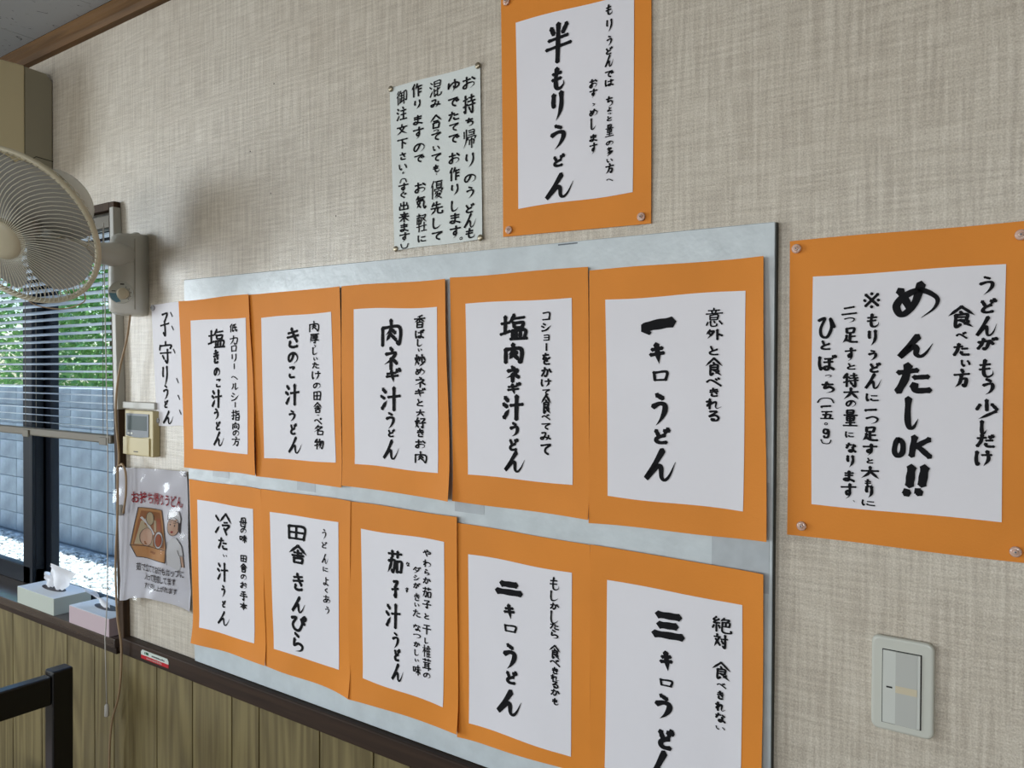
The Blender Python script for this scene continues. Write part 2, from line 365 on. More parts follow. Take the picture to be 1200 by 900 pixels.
blk = None; x = -13.9
while x < -3.3:
    for r_ in range(8):
        if blk is None:
            bm = bmesh.new(); bmesh.ops.create_cube(bm, size=1); bmesh.ops.scale(bm, vec=(.395, .13, .1935), verts=bm.verts); bmesh.ops.bevel(bm, geom=bm.edges[:], offset=.004, segments=1, affect='EDGES')
            me = bpy.data.meshes.new('block'); bm.to_mesh(me); bm.free(); me.materials.append(BLOCK); blk = bpy.data.objects.new('block', me); o = blk
        else: o = blk.copy()
        C.objects.link(o); o.parent = bw; o.location = (x, 2.875+rng.uniform(-.003, .003), GZ+.1+r_*.198)
    x += .4
# trees beyond the wall
def tree(x, y, h, rad, label, seed):
    t = thing('garden_tree', label, 'tree', (x, y, GZ), 'trees beyond the block wall'); rg = random.Random(seed)
    MB().tube([(x, y, GZ), (x+.05, y, GZ+h*.35), (x-.05, y+.05, GZ+h*.7)], [.09, .07, .04]).build('trunk', TRUNK, t, smooth=True)
    m = MB()
    for k in range(5200):
        while True:
            p = Vector((rg.uniform(-1, 1), rg.uniform(-1, 1), rg.uniform(-1, 1)))
            if .25 < p.length < 1: break
        p *= 1 + .08*math.sin(p.x*7+seed)*math.cos(p.z*6)
        c = Vector((x+p.x*rad, y+p.y*rad*.6, GZ+h*.56+p.z*h*.46))
        s = rg.uniform(.035, .075); d = Vector((rg.uniform(-1, 1), rg.uniform(-1, 1), rg.uniform(-1, .4))).normalized(); q = d.orthogonal().normalized()*s*.5; n = len(m.v)
        nn = d.cross(q).normalized()*s*.15
        m.v += [tuple(c-d*s), tuple(c+q+nn), tuple(c+d*s), tuple(c-q+nn)]; m.f += [(n, n+1, n+2), (n, n+2, n+3)]
    f = m.build('foliage', LEAF, t, fix=False); f['kind'] = 'stuff'
for i, (x, y, h, r, l) in enumerate([(-7.6, 4.1, 3.6, 1.2, 'leafy tree beyond the block wall, rightmost seen through the blind'), (-10.3, 4.4, 4.4, 1.35, 'leafy tree beyond the block wall, seen behind the window sash'),
        (-13.6, 4.9, 4.8, 1.7, 'leafy tree beyond the block wall, leftmost seen through the blind'), (-9.6, 6.9, 5.4, 2.2, 'tall leafy tree standing behind the other trees beyond the wall')]):
    tree(x, y, h, r, l, i+3)

# ---------------------------------------------------------------- venetian blind
bl = thing('venetian_blind', 'pale blue slatted blind lowered halfway over the dark framed window', 'blind', (-2.85, .01, 1.37))
BX0, BX1 = -3.70, -2.004
MB().box(BX0, BX1, -.006, .024, 1.925, 1.957).build('headrail', BRAIL, bl, bevel=.002)
m = MB(); tl = R(12)
m.grid(lambda u, v: (BX0+(BX1-BX0)*u, (v-.5)*.025*math.cos(tl), -(v-.5)*.025*math.sin(tl)+.0016*(1-(2*v-1)**2)), 1, 6)
s0 = m.build('slat', SLAT, None, smooth=True, fix=False); z = 1.402; k = 0
while z < 1.92:
    o = s0 if k == 0 else s0.copy()
    if k: C.objects.link(o)
    o.parent = bl; o.matrix_parent_inverse = Matrix.Translation((2.85, -.01, -1.37)); o.location = (0, .009, z); z += .0212; k += 1
MB().box(BX0, BX1, -.003, .021, 1.362, 1.384).build('bottom_rail', BRAIL, bl, bevel=.004)
for x in (-3.3, -2.474, -2.035):
    for y in (-.006, .023): MB().tube([(x, y, 1.385), (x, y, 1.93)], .0008, 5).build('ladder_cord', BRAIL, bl)
    MB().box(x-.018, x+.018, -.008, -.003, 1.358, 1.378).build('cord_clip', BRAIL, bl, bevel=.001)
m = MB(); m.tube([(-1.985, -.03, 1.93), (-1.975, -.03, 1.6), (-1.958, -.034, 1.31), (-1.958, -.036, .98), (-1.962, -.04, .87), (-1.96, -.037, .70)], .0014, 6)
pc = m.build('pull_cord', CORDW, bl, smooth=True)
MB().lathe([(.003, .018), (.0055, .014), (.006, -.012), (.004, -.014)], Matrix.Translation((-1.96, -.037, .686)), 12).build('cord_weight', CORDW, pc, smooth=True)

# ---------------------------------------------------------------- tissue boxes on the sill
def tissue_box(label, x0, x1, y0, y1, z0, z1, bm_, tis, hole):
    t = thing('tissue_box', label, 'tissue box', ((x0+x1)/2, (y0+y1)/2, z0))
    MB().box(x0, x1, y0, y1, z0, z1-.0008).build('carton', bm_, t, bevel=.001)
    MB().box(x0+.0005, x1-.0005, y0+.0005, y1-.0005, z1-.0008, z1).build('carton_top', TBTOP, t)
    hx, hy = hole; cx, cy = (x0+x1)/2, (y0+y1)/2
    m = MB(); k = 20; m.v = [(cx+hx*math.cos(2*math.pi*i/k), cy+hy*math.sin(2*math.pi*i/k), z1+.0004) for i in range(k)]; m.f = [tuple(range(k))]
    m.build('opening', GREYINK, t, fix=False)
    for q, prof in enumerate(tis):
        m = MB(); rg = random.Random(q+int(abs(x0)*100))
        L0, L1, T0, T1, lean, hgt = prof      # foot span x, top span x, lean in y, height
        def fn(u, v, P=prof, q=q):
            a = P[0]+(P[1]-P[0])*u; b = P[2]+(P[3]-P[2])*u; X = a+(b-a)*v
            Z = v*P[5]*(1-.25*abs(2*u-1)**1.5*(1 if q else .4)) + .004*math.sin(u*9+v*3)
            Y = P[4]*v*v + .010*math.sin(u*7+q)*(.3+v) + .004*math.sin(v*9+u*5)
            return (cx+X, cy+Y, z1+Z)
        m.grid(fn, 14, 10); m.build('tissue', TISSUE, t, smooth=True, solid=.0004, fix=False)
tissue_box('pale grey-green tissue box with tall pulled tissue, left one on the sill', -2.478, -2.258, -.028, .074, .872, .920, TBOXG,
    [(-.05, -.005, -.055, -.01, .0, .042), (-.015, .05, -.03, .115, -.01, .080)], (.062, .018))
tissue_box('pale pink tissue box with small tissue, right one beside the jamb', -2.168, -1.962, -.030, .066, .872, .919, TBOXP,
    [(-.03, .02, -.075, -.04, -.02, .045)], (.055, .017))

# sheet corners and character boxes in millimetres on the wall (x, z), strokes on a 100 x 100 square
SHEETS = {
    'top': ([(-759, 2186), (-487, 2188), (-484, 1773), (-752, 1779)], [(-728, 2129), (-514, 2121), (-514, 1823), (-721, 1822)], 3),
    'right': ([(-284, 1728), (-12, 1727), (-8, 1337), (-284, 1337)], [(-254, 1679), (-41, 1679), (-42, 1381), (-253, 1381)], 3),
    'k1': ([(-580, 1709), (-314, 1709), (-305, 1328), (-578, 1321)], [(-552, 1663), (-338, 1664), (-339, 1364), (-546, 1366)], 15),
    'shioniku': ([(-858, 1717), (-583, 1715), (-578, 1326), (-847, 1329)], [(-823, 1670), (-612, 1669), (-608, 1377), (-815, 1377)], 13),
    'niku': ([(-1127, 1718), (-865, 1715), (-848, 1329), (-1121, 1332)], [(-1093, 1672), (-884, 1667), (-879, 1375), (-1088, 1376)], 15),
    'kinoko': ([(-1415, 1717), (-1131, 1718), (-1122, 1328), (-1384, 1329)], [(-1373, 1666), (-1157, 1670), (-1141, 1375), (-1361, 1369)], 13),
    'shiokinoko': ([(-1674, 1716), (-1410, 1718), (-1380, 1331), (-1648, 1329)], [(-1626, 1669), (-1420, 1668), (-1412, 1374), (-1615, 1374)], 15),
    'hiya': ([(-1637, 1302), (-1372, 1302), (-1349, 932), (-1616, 926)], [(-1604, 1257), (-1400, 1257), (-1393, 969), (-1593, 965)], 13),
    'inaka': ([(-1372, 1303), (-1098, 1304), (-1095, 925), (-1351, 931)], [(-1342, 1257), (-1134, 1259), (-1130, 971), (-1327, 971)], 15),
    'nasu': ([(-1104, 1303), (-837, 1302), (-830, 928), (-1099, 923)], [(-1071, 1254), (-866, 1255), (-866, 964), (-1064, 970)], 16),
    'k2': ([(-839, 1291), (-577, 1287), (-574, 929), (-836, 919)], [(-814, 1240), (-609, 1239), (-609, 949), (-811, 949)], 13),
    'k3': ([(-576, 1288), (-310, 1283), (-310, 942), (-573, 925)], [(-546, 1238), (-339, 1236), (-339, 964), (-548, 951)], 15),
    'notice': (None, [(-1013, 2080), (-802, 2079), (-795, 1780), (-999, 1777)], 2),
    'komori': (None, [(-1810, 1715), (-1686, 1717), (-1662, 1424), (-1784, 1419)], 3),
}
LETTERS = {
    'top': '''半 -645.1 2076.0 50.4 63.9 3.9 0; も -645.7 2019.9 24.7 36.2 3.9 0; り -645.9 1975.4 19.8 47.2 3.9 0; う -645.6 1926.5 25.7 40.0 3.9 0; ど -642.4 1889.4 22.7 21.1 3.9 0; ん -641.1 1849.3 53.2 40.4 3.9 0; も -555.1 2104.8 15.0 16.1 1.4 1; り -554.8 2080.6 15.0 19.3 1.4 1; う -554.6 2057.3 15.0 15.3 1.4 1; ど -554.4 2042.4 15.0 11.3 1.4 1; ん -554.3 2027.0 15.0 18.5 1.4 1; で -554.0 2006.9 15.0 10.5 1.4 1; は -553.9 1994.0 15.0 10.5 1.4 1; ち -553.6 1965.3 15.0 16.1 1.4 1; ょ -553.5 1953.6 15.0 7.3 1.4 1; っ -553.4 1946.4 15.0 4.0 1.4 1; と -553.3 1939.5 15.0 8.1 1.4 1; 量 -553.1 1921.3 15.0 19.4 1.4 1; の -552.9 1902.0 15.0 8.1 1.4 1; 多 -552.8 1889.0 15.0 13.7 1.4 1; い -552.6 1875.7 15.0 6.5 1.4 1; 方 -552.5 1863.6 15.0 16.2 1.4 1; へ -552.3 1846.2 15.0 4.8 1.4 1; お -581.4 1998.5 14.0 13.9 1.4 1; す -581.3 1983.4 14.0 13.9 1.4 1; ゝ -581.1 1965.8 14.0 5.7 1.4 1; め -581.1 1953.6 14.0 11.4 1.4 1; し -580.9 1936.8 14.0 18.0 1.4 1; ま -580.8 1914.7 14.0 11.4 1.4 1; す -580.7 1898.4 14.0 18.0 1.4 1''',
    'notice': '''お -825.6 2051.6 27.8 21.1 1.8 1; 持 -825.0 2014.8 27.8 32.8 1.8 1; ち -824.4 1983.4 27.8 15.6 1.8 1; 帰 -824.0 1954.8 27.8 34.4 1.8 1; り -823.3 1917.6 27.8 25.0 1.8 1; の -822.8 1886.2 27.8 15.7 1.8 1; う -822.4 1861.9 27.8 21.1 1.8 1; ど -822.0 1835.2 27.8 16.4 1.8 1; ん -821.6 1813.7 27.8 25.1 1.8 1; も -821.2 1792.1 27.8 18.0 1.8 1; ゆ -860.3 2053.3 24.6 21.4 1.8 1; で -859.7 2024.3 24.6 15.9 1.8 1; た -859.1 2000.4 24.6 15.9 1.8 1; て -858.7 1980.5 24.5 13.5 1.8 1; で -858.2 1960.6 24.5 15.1 1.8 1; お -857.4 1926.7 24.5 19.8 1.8 1; 作 -856.8 1898.9 24.5 23.8 1.8 1; り -856.2 1871.0 24.5 19.9 1.8 1; し -855.5 1843.2 24.5 18.3 1.8 1; ま -855.0 1821.3 24.5 18.3 1.8 1; す -854.5 1797.4 24.5 23.0 1.8 1; 。 -841.7 1785.1 7.1 5.5 1.3 0; 混 -900.9 2056.5 28.6 28.2 1.8 1; み -900.4 2030.2 28.6 14.5 1.8 1; 合 -899.8 1997.8 28.6 25.0 1.8 1; っ -899.5 1980.8 28.6 7.3 1.8 1; て -899.3 1971.1 28.6 12.1 1.8 1; い -898.9 1950.5 28.6 9.7 1.8 1; て -898.6 1933.9 28.6 13.7 1.8 1; も -898.3 1914.9 28.6 13.7 1.8 1; 、 -898.1 1904.8 28.6 3.2 1.8 1; 優 -897.5 1876.4 28.6 33.9 1.8 1; 先 -896.9 1844.1 28.6 23.4 1.8 1; し -896.4 1817.8 28.5 19.4 1.8 1; て -896.0 1794.7 28.5 15.4 1.8 1; 作 -945.1 2062.7 26.3 24.6 1.8 1; り -943.8 2036.6 26.3 16.4 1.8 1; ま -942.4 2008.8 26.3 17.2 1.8 1; す -941.1 1984.8 26.3 22.2 1.8 1; の -939.8 1957.9 26.3 16.4 1.8 1; で -938.8 1938.1 26.2 14.0 1.8 1; お -936.1 1885.6 26.2 19.7 1.8 1; 気 -934.7 1858.8 26.2 23.8 1.8 1; 軽 -932.8 1821.6 26.1 34.5 1.8 1; に -931.4 1793.2 26.1 11.5 1.8 1; 御 -982.9 2056.6 26.0 26.7 1.7 1; 注 -981.9 2027.3 26.0 24.2 1.7 1; 文 -980.9 1997.9 26.0 20.0 1.7 1; 下 -980.0 1971.5 26.0 18.4 1.7 1; さ -979.2 1948.9 26.0 14.2 1.7 1; い -978.5 1928.8 26.0 11.7 1.7 1; 。 -978.1 1918.3 26.0 5.0 1.7 1; ( -977.6 1903.6 26.0 8.3 1.7 1; す -977.1 1891.1 25.9 17.5 1.7 1; ぐ -976.7 1877.6 25.9 10.8 1.7 1; 出 -976.0 1857.5 25.9 15.9 1.7 1; 来 -975.2 1836.6 25.9 20.0 1.7 1; ま -974.6 1817.8 25.9 15.9 1.7 1; す -973.9 1799.8 25.9 18.4 1.7 1; ) -973.4 1783.9 25.9 9.2 1.7 1''',
    'right': '''う -60.2 1655.3 13.9 22.3 1.9 0; ど -57.2 1631.6 15.6 17.2 1.9 0; ん -59.1 1608.1 22.1 23.9 1.9 0; が -58.2 1587.8 21.2 14.7 1.9 0; も -59.2 1558.8 15.6 21.4 1.9 0; う -57.2 1537.2 11.7 19.8 1.9 0; 少 -58.0 1510.8 23.1 24.4 1.9 0; し -60.5 1490.3 7.3 16.5 1.9 0; だ -58.7 1474.4 19.0 15.9 1.9 0; け -60.3 1453.6 17.7 19.7 1.9 0; 食 -85.0 1620.0 29.1 26.8 1.9 0; べ -84.3 1598.0 13.0 9.3 1.9 0; た -84.5 1581.3 17.5 15.0 1.9 0; い -79.9 1565.0 10.2 9.3 1.9 0; 方 -83.7 1546.9 17.5 22.7 1.9 0; め -133.2 1641.7 48.7 45.7 4.3 0; ん -132.6 1585.9 40.9 29.8 4.3 0; た -134.5 1546.8 41.0 37.3 4.3 0; し -135.1 1504.3 15.4 39.0 3.4 0; O -150.5 1461.1 13.2 24.7 3.4 0; K -126.0 1463.4 23.4 27.1 3.4 0; ! -138.4 1421.3 12.0 38.5 4.6 0; ! -124.8 1422.4 12.8 38.2 4.6 0; ※ -182.8 1644.2 18.7 19.7 1.8 0; も -181.1 1619.0 14.6 17.5 1.8 0; り -181.6 1597.1 9.6 20.3 1.8 0; う -181.4 1575.2 9.6 14.2 1.8 0; ど -177.7 1559.9 13.0 13.1 1.8 0; ん -179.8 1542.9 20.1 20.3 1.8 0; に -180.8 1522.4 15.6 10.4 1.8 0; 一 -182.5 1506.5 15.3 2.9 1.8 0; つ -181.0 1493.7 15.2 10.9 1.8 0; 足 -183.0 1476.4 19.5 18.3 1.8 0; す -182.8 1456.3 17.9 16.6 1.8 0; と -182.6 1442.9 8.4 8.0 1.8 0; 大 -182.5 1427.7 21.6 16.6 1.8 0; も -184.2 1414.6 10.0 10.3 1.8 0; り -183.3 1403.2 8.4 16.1 1.8 0; に -183.9 1389.4 16.4 8.6 1.8 0; 二 -208.8 1632.4 19.2 11.1 1.7 0; つ -208.7 1620.5 13.5 7.8 1.7 0; 足 -207.7 1601.0 19.2 20.0 1.7 0; す -207.0 1576.6 14.5 18.3 1.7 0; と -205.5 1561.6 10.4 8.9 1.7 0; 特 -206.1 1544.1 19.2 18.9 1.7 0; 大 -205.9 1526.8 19.2 15.6 1.7 0; の -206.0 1513.9 12.4 9.9 1.7 0; 量 -206.4 1495.6 18.4 21.5 1.7 0; に -207.0 1474.6 11.4 8.7 1.7 0; な -205.2 1457.9 13.0 12.8 1.7 0; り -205.9 1440.4 8.7 16.3 1.7 0; ま -207.0 1421.4 14.1 14.0 1.7 0; す -207.4 1401.9 19.5 21.0 1.7 0; 、 -201.0 1390.0 2.7 3.5 1.7 0; ひ -236.3 1611.6 22.0 26.0 1.9 0; と -236.6 1589.0 12.3 12.4 1.9 0; ぼ -234.5 1566.4 22.5 20.3 1.9 0; っ -233.6 1548.9 9.1 5.1 1.9 0; ち -234.2 1533.9 16.1 15.8 1.9 0; ( -236.4 1517.2 21.9 7.1 1.6 0; 一 -236.3 1509.5 13.4 2.4 1.6 0; 五 -234.8 1498.4 16.8 11.2 1.6 0; 〇 -235.8 1487.1 5.0 4.7 1.6 0; g -235.7 1474.7 8.4 12.4 1.6 0; ) -235.6 1464.1 14.6 6.5 1.6 0''',
    'k1': '''一 -464.3 1620.7 51.8 9.6 9.0 0; キ -466.5 1580.3 24.9 31.8 4.4 0; ロ -461.6 1547.5 24.8 18.3 4.4 0; う -463.3 1498.3 22.8 47.3 4.0 0; ど -457.8 1461.0 25.8 25.0 4.0 0; ん -460.1 1418.9 49.6 48.2 4.0 0; 意 -381.5 1630.1 25.7 26.7 1.7 1; 外 -381.5 1605.7 25.7 15.7 1.7 1; と -381.4 1583.5 25.7 7.4 1.7 1; 食 -381.4 1560.9 25.7 25.8 1.7 1; べ -381.4 1540.1 25.7 9.2 1.7 1; き -381.3 1525.8 25.7 12.9 1.7 1; れ -381.3 1509.2 25.7 15.7 1.7 1; る -381.3 1492.5 25.7 14.8 1.7 1''',
    'shioniku': '''塩 -722.1 1626.7 57.5 44.4 3.9 0; 肉 -722.4 1583.3 34.0 35.7 3.9 0; ネ -723.4 1549.5 29.4 29.0 3.9 0; ギ -720.3 1525.4 29.3 23.2 3.9 0; 汁 -721.9 1494.5 43.4 42.5 3.9 0; う -719.9 1457.8 17.6 25.1 3.3 0; ど -719.7 1433.7 18.8 21.3 3.3 0; ん -717.8 1405.7 42.2 34.8 3.3 0; コ -658.4 1642.1 19.9 13.1 1.9 1; シ -658.4 1624.3 19.9 14.1 1.9 1; ョ -658.3 1607.9 19.9 10.3 1.9 1; ー -658.3 1593.0 19.9 13.1 1.9 1; を -658.3 1574.2 19.9 18.8 1.9 1; か -658.3 1553.1 19.9 15.9 1.9 1; け -658.3 1535.7 19.9 14.1 1.9 1; て -658.2 1521.2 19.9 8.4 1.9 1; 食 -658.2 1501.5 19.9 31.0 1.9 1; べ -658.2 1481.3 19.9 9.4 1.9 1; て -658.2 1466.3 20.0 11.3 1.9 1; み -658.1 1449.8 20.0 14.1 1.9 1; て -658.1 1429.6 20.0 17.9 1.9 1''',
    'k2': '''二 -727.4 1195.4 55.0 23.6 7.5 0; キ -727.2 1156.7 24.1 26.4 4.6 0; ロ -725.3 1128.7 26.3 16.0 4.6 0; う -726.7 1081.2 24.1 43.5 4.4 0; ど -721.9 1048.2 24.0 24.5 4.4 0; ん -726.3 1005.5 50.5 43.5 4.4 0; も -640.4 1216.8 22.2 20.8 1.5 1; し -640.1 1197.3 22.2 16.3 1.5 1; か -639.9 1181.0 22.2 6.3 1.5 1; し -639.6 1163.4 22.2 20.0 1.5 1; た -639.4 1149.3 22.2 6.3 1.5 1; ら -639.2 1136.2 22.2 14.5 1.5 1; 食 -638.8 1108.1 22.2 22.7 1.5 1; べ -638.5 1091.4 22.2 5.4 1.5 1; き -638.3 1078.7 22.2 10.9 1.5 1; れ -638.2 1066.9 22.2 9.1 1.5 1; る -638.0 1056.0 22.2 9.1 1.5 1; か -637.8 1043.8 22.2 5.4 1.5 1; も -637.6 1029.3 22.2 10.0 1.5 1''',
    'k3': '''三 -446.3 1186.8 52.0 40.1 7.5 0; キ -448.7 1135.3 21.4 29.7 4.4 0; ロ -448.8 1103.6 22.2 14.1 4.4 0; う -453.3 1067.1 23.9 37.3 4.2 0; ど -447.8 1021.8 24.5 31.3 4.2 0; ん -453.8 976.0 47.8 56.1 4.2 0; 絶 -367.6 1203.5 27.6 22.1 1.6 0; 対 -368.5 1180.9 21.1 19.2 1.6 0; 食 -367.5 1139.4 27.6 24.9 1.6 0; べ -366.9 1119.5 14.5 7.8 1.6 0; き -368.3 1105.6 10.2 12.1 1.6 0; れ -368.1 1089.2 15.3 13.6 1.6 0; な -368.0 1074.2 15.3 12.9 1.6 0; い -367.9 1059.5 13.8 6.1 1.6 0''',
    'niku': '''肉 -995.2 1623.7 46.4 50.9 3.8 0; ネ -995.0 1576.5 34.8 43.4 3.8 0; ギ -988.4 1545.9 38.5 27.3 3.8 0; 汁 -994.7 1502.4 51.5 45.3 3.8 0; う -996.5 1462.2 20.7 32.2 3.1 0; ど -991.9 1439.7 18.0 16.1 3.1 0; ん -993.1 1408.9 41.2 36.9 3.1 0; 香 -925.2 1642.5 26.8 23.8 1.8 1; ば -924.8 1620.5 26.8 15.6 1.8 1; し -924.5 1604.9 26.8 13.7 1.8 1; い -924.3 1592.0 26.8 6.4 1.8 1; 炒 -924.0 1572.8 26.8 22.9 1.8 1; め -923.7 1553.1 26.7 13.8 1.8 1; ネ -923.3 1533.8 26.7 20.2 1.8 1; ギ -923.0 1515.5 26.7 17.4 1.8 1; と -922.7 1497.6 26.7 11.0 1.8 1; 大 -922.4 1478.8 26.7 13.8 1.8 1; 好 -922.1 1461.4 26.7 20.2 1.8 1; き -921.8 1443.5 26.7 15.6 1.8 1; お -921.5 1423.3 26.7 16.5 1.8 1; 肉 -921.1 1399.5 26.7 22.0 1.8 1''',
    'nasu': '''茄 -982.6 1202.4 37.1 43.6 3.2 0; 子 -981.1 1153.4 19.2 31.4 3.2 0; 汁 -985.7 1102.8 37.2 46.8 3.2 0; う -980.0 1058.2 15.1 30.5 2.7 0; ど -975.1 1032.8 15.0 23.3 2.7 0; ん -974.3 1001.0 30.1 33.5 2.7 0; な -950.7 1203.5 8.7 8.0 1.3 0; す -952.6 1155.6 8.7 11.0 1.3 0; や -905.5 1229.7 20.6 12.8 1.4 1; わ -905.3 1211.0 20.6 13.8 1.4 1; ら -905.2 1195.3 20.6 11.8 1.4 1; か -905.1 1180.6 20.6 11.8 1.4 1; 茄 -905.0 1159.5 20.6 19.7 1.4 1; 子 -904.8 1138.3 20.6 14.8 1.4 1; と -904.6 1117.2 20.6 8.9 1.4 1; 干 -904.5 1093.1 20.6 17.7 1.4 1; し -904.3 1073.4 20.7 6.9 1.4 1; 椎 -904.2 1054.7 20.7 22.6 1.4 1; 茸 -904.0 1031.1 20.7 21.7 1.4 1; の -903.9 1011.4 20.7 6.9 1.4 1; ダ -928.8 1195.7 18.4 12.9 1.3 1; シ -928.7 1181.8 18.4 9.9 1.3 1; が -928.6 1168.0 18.4 10.9 1.3 1; き -928.4 1147.6 18.4 13.9 1.3 1; い -928.3 1133.2 18.4 7.0 1.3 1; た -928.2 1118.3 18.4 13.9 1.3 1; な -928.0 1092.5 18.4 11.9 1.3 1; つ -927.8 1077.1 18.4 8.0 1.3 1; か -927.7 1062.2 18.4 9.9 1.3 1; し -927.6 1047.3 18.4 10.9 1.3 1; い -927.5 1033.4 18.4 6.0 1.3 1; 味 -927.4 1016.0 18.4 18.9 1.3 1''',
    'kinoko': '''き -1270.9 1621.6 38.2 42.7 3.6 0; の -1271.6 1580.3 30.9 25.2 3.6 0; こ -1273.8 1551.2 19.2 24.3 3.6 0; 汁 -1272.2 1504.6 44.2 44.7 3.6 0; う -1273.6 1461.2 19.2 24.3 2.8 0; ど -1267.7 1434.7 19.1 23.3 2.8 0; ん -1262.5 1402.0 42.4 34.9 2.8 0; 肉 -1207.1 1642.4 26.7 22.7 1.7 1; 厚 -1205.5 1618.7 26.6 19.9 1.7 1; ゝ -1204.4 1603.0 26.6 7.6 1.7 1; し -1203.8 1593.6 26.6 15.2 1.7 1; い -1202.7 1577.9 26.6 7.6 1.7 1; た -1201.9 1565.1 26.6 13.3 1.7 1; け -1200.5 1544.8 26.5 18.0 1.7 1; の -1199.1 1524.0 26.5 9.5 1.7 1; 田 -1197.7 1503.7 26.5 18.0 1.7 1; 舎 -1196.1 1480.5 26.5 21.8 1.7 1; っ -1195.1 1465.4 26.5 4.3 1.7 1; ぺ -1194.3 1454.1 26.4 9.5 1.7 1; 名 -1193.1 1436.2 26.4 20.8 1.7 1; 物 -1191.2 1407.9 26.4 21.7 1.7 1''',
    'inaka': '''田 -1256.7 1223.1 51.1 30.1 3.5 0; 舎 -1252.3 1179.6 56.8 38.8 3.5 0; き -1250.7 1124.0 33.5 35.9 3.5 0; ん -1249.2 1077.7 42.1 33.9 3.5 0; ぴ -1249.1 1039.9 48.0 33.0 3.5 0; ら -1250.5 998.8 29.1 40.8 3.5 0; う -1174.6 1230.3 19.2 20.7 1.3 1; ど -1173.2 1209.3 19.2 13.2 1.3 1; ん -1171.4 1182.2 19.2 19.8 1.3 1; に -1170.0 1161.2 19.2 6.6 1.3 1; よ -1168.4 1137.9 19.2 16.9 1.3 1; く -1167.3 1120.2 19.1 5.6 1.3 1; あ -1166.1 1102.6 19.1 16.0 1.3 1; う -1164.6 1080.7 19.1 16.0 1.3 1''',
    'shiokinoko': '''塩 -1526.9 1625.6 64.5 43.8 3.4 0; き -1528.5 1585.2 21.0 31.2 3.4 0; の -1526.1 1550.5 22.6 21.4 3.4 0; こ -1520.4 1526.2 17.7 19.5 3.4 0; 汁 -1526.1 1491.5 38.7 41.9 3.4 0; う -1528.5 1455.8 16.2 26.4 2.7 0; ど -1520.5 1430.8 16.1 20.5 2.7 0; ん -1518.1 1401.7 38.6 33.1 2.7 0; 低 -1465.2 1647.1 27.9 19.1 1.7 1; カ -1464.3 1620.4 27.8 21.0 1.7 1; ロ -1463.7 1601.8 27.8 12.4 1.7 1; リ -1463.0 1581.2 27.8 19.1 1.7 1; ー -1462.4 1563.6 27.8 12.4 1.7 1; ヘ -1461.5 1538.3 27.8 8.6 1.7 1; ル -1460.8 1519.2 27.8 16.2 1.7 1; シ -1460.0 1496.4 27.8 18.1 1.7 1; ー -1459.4 1479.2 27.8 12.4 1.7 1; 指 -1458.7 1456.3 27.8 23.9 1.7 1; 向 -1457.9 1433.4 27.8 17.2 1.7 1; の -1457.3 1417.2 27.8 7.6 1.7 1; 方 -1456.7 1399.1 27.8 22.0 1.7 1''',
    'hiya': '''冷 -1504.6 1212.3 62.2 49.6 3.1 0; た -1507.0 1168.2 35.1 26.3 3.1 0; い -1499.0 1142.4 15.9 7.8 3.1 0; 汁 -1507.0 1104.8 40.0 42.9 3.1 0; う -1505.4 1062.1 12.8 27.3 2.6 0; ど -1501.4 1034.5 12.7 16.6 2.6 0; ん -1502.2 1002.1 44.6 32.2 2.6 0; 母 -1433.8 1223.8 25.8 20.9 1.9 1; の -1433.6 1205.7 25.8 8.6 1.9 1; 味 -1433.5 1188.6 25.8 18.1 1.9 1; 田 -1433.1 1144.9 25.8 15.2 1.9 1; 舎 -1432.9 1125.0 25.8 20.0 1.9 1; の -1432.7 1105.0 25.8 9.5 1.9 1; お -1432.6 1086.9 25.8 15.2 1.9 1; 手 -1432.4 1064.1 25.9 21.0 1.9 1; 本 -1432.2 1041.3 25.9 17.1 1.9 1''',
    'komori': '''子 -1751.6 1664.7 39.1 56.3 3.0 0; 守 -1749.1 1598.3 51.5 53.3 3.0 0; り -1750.1 1538.9 21.3 52.4 3.0 0; う -1747.5 1500.2 19.5 36.2 3.0 0; ど -1744.9 1473.1 16.0 20.1 3.0 0; ん -1736.1 1441.2 44.1 33.1 3.0 0''',
}
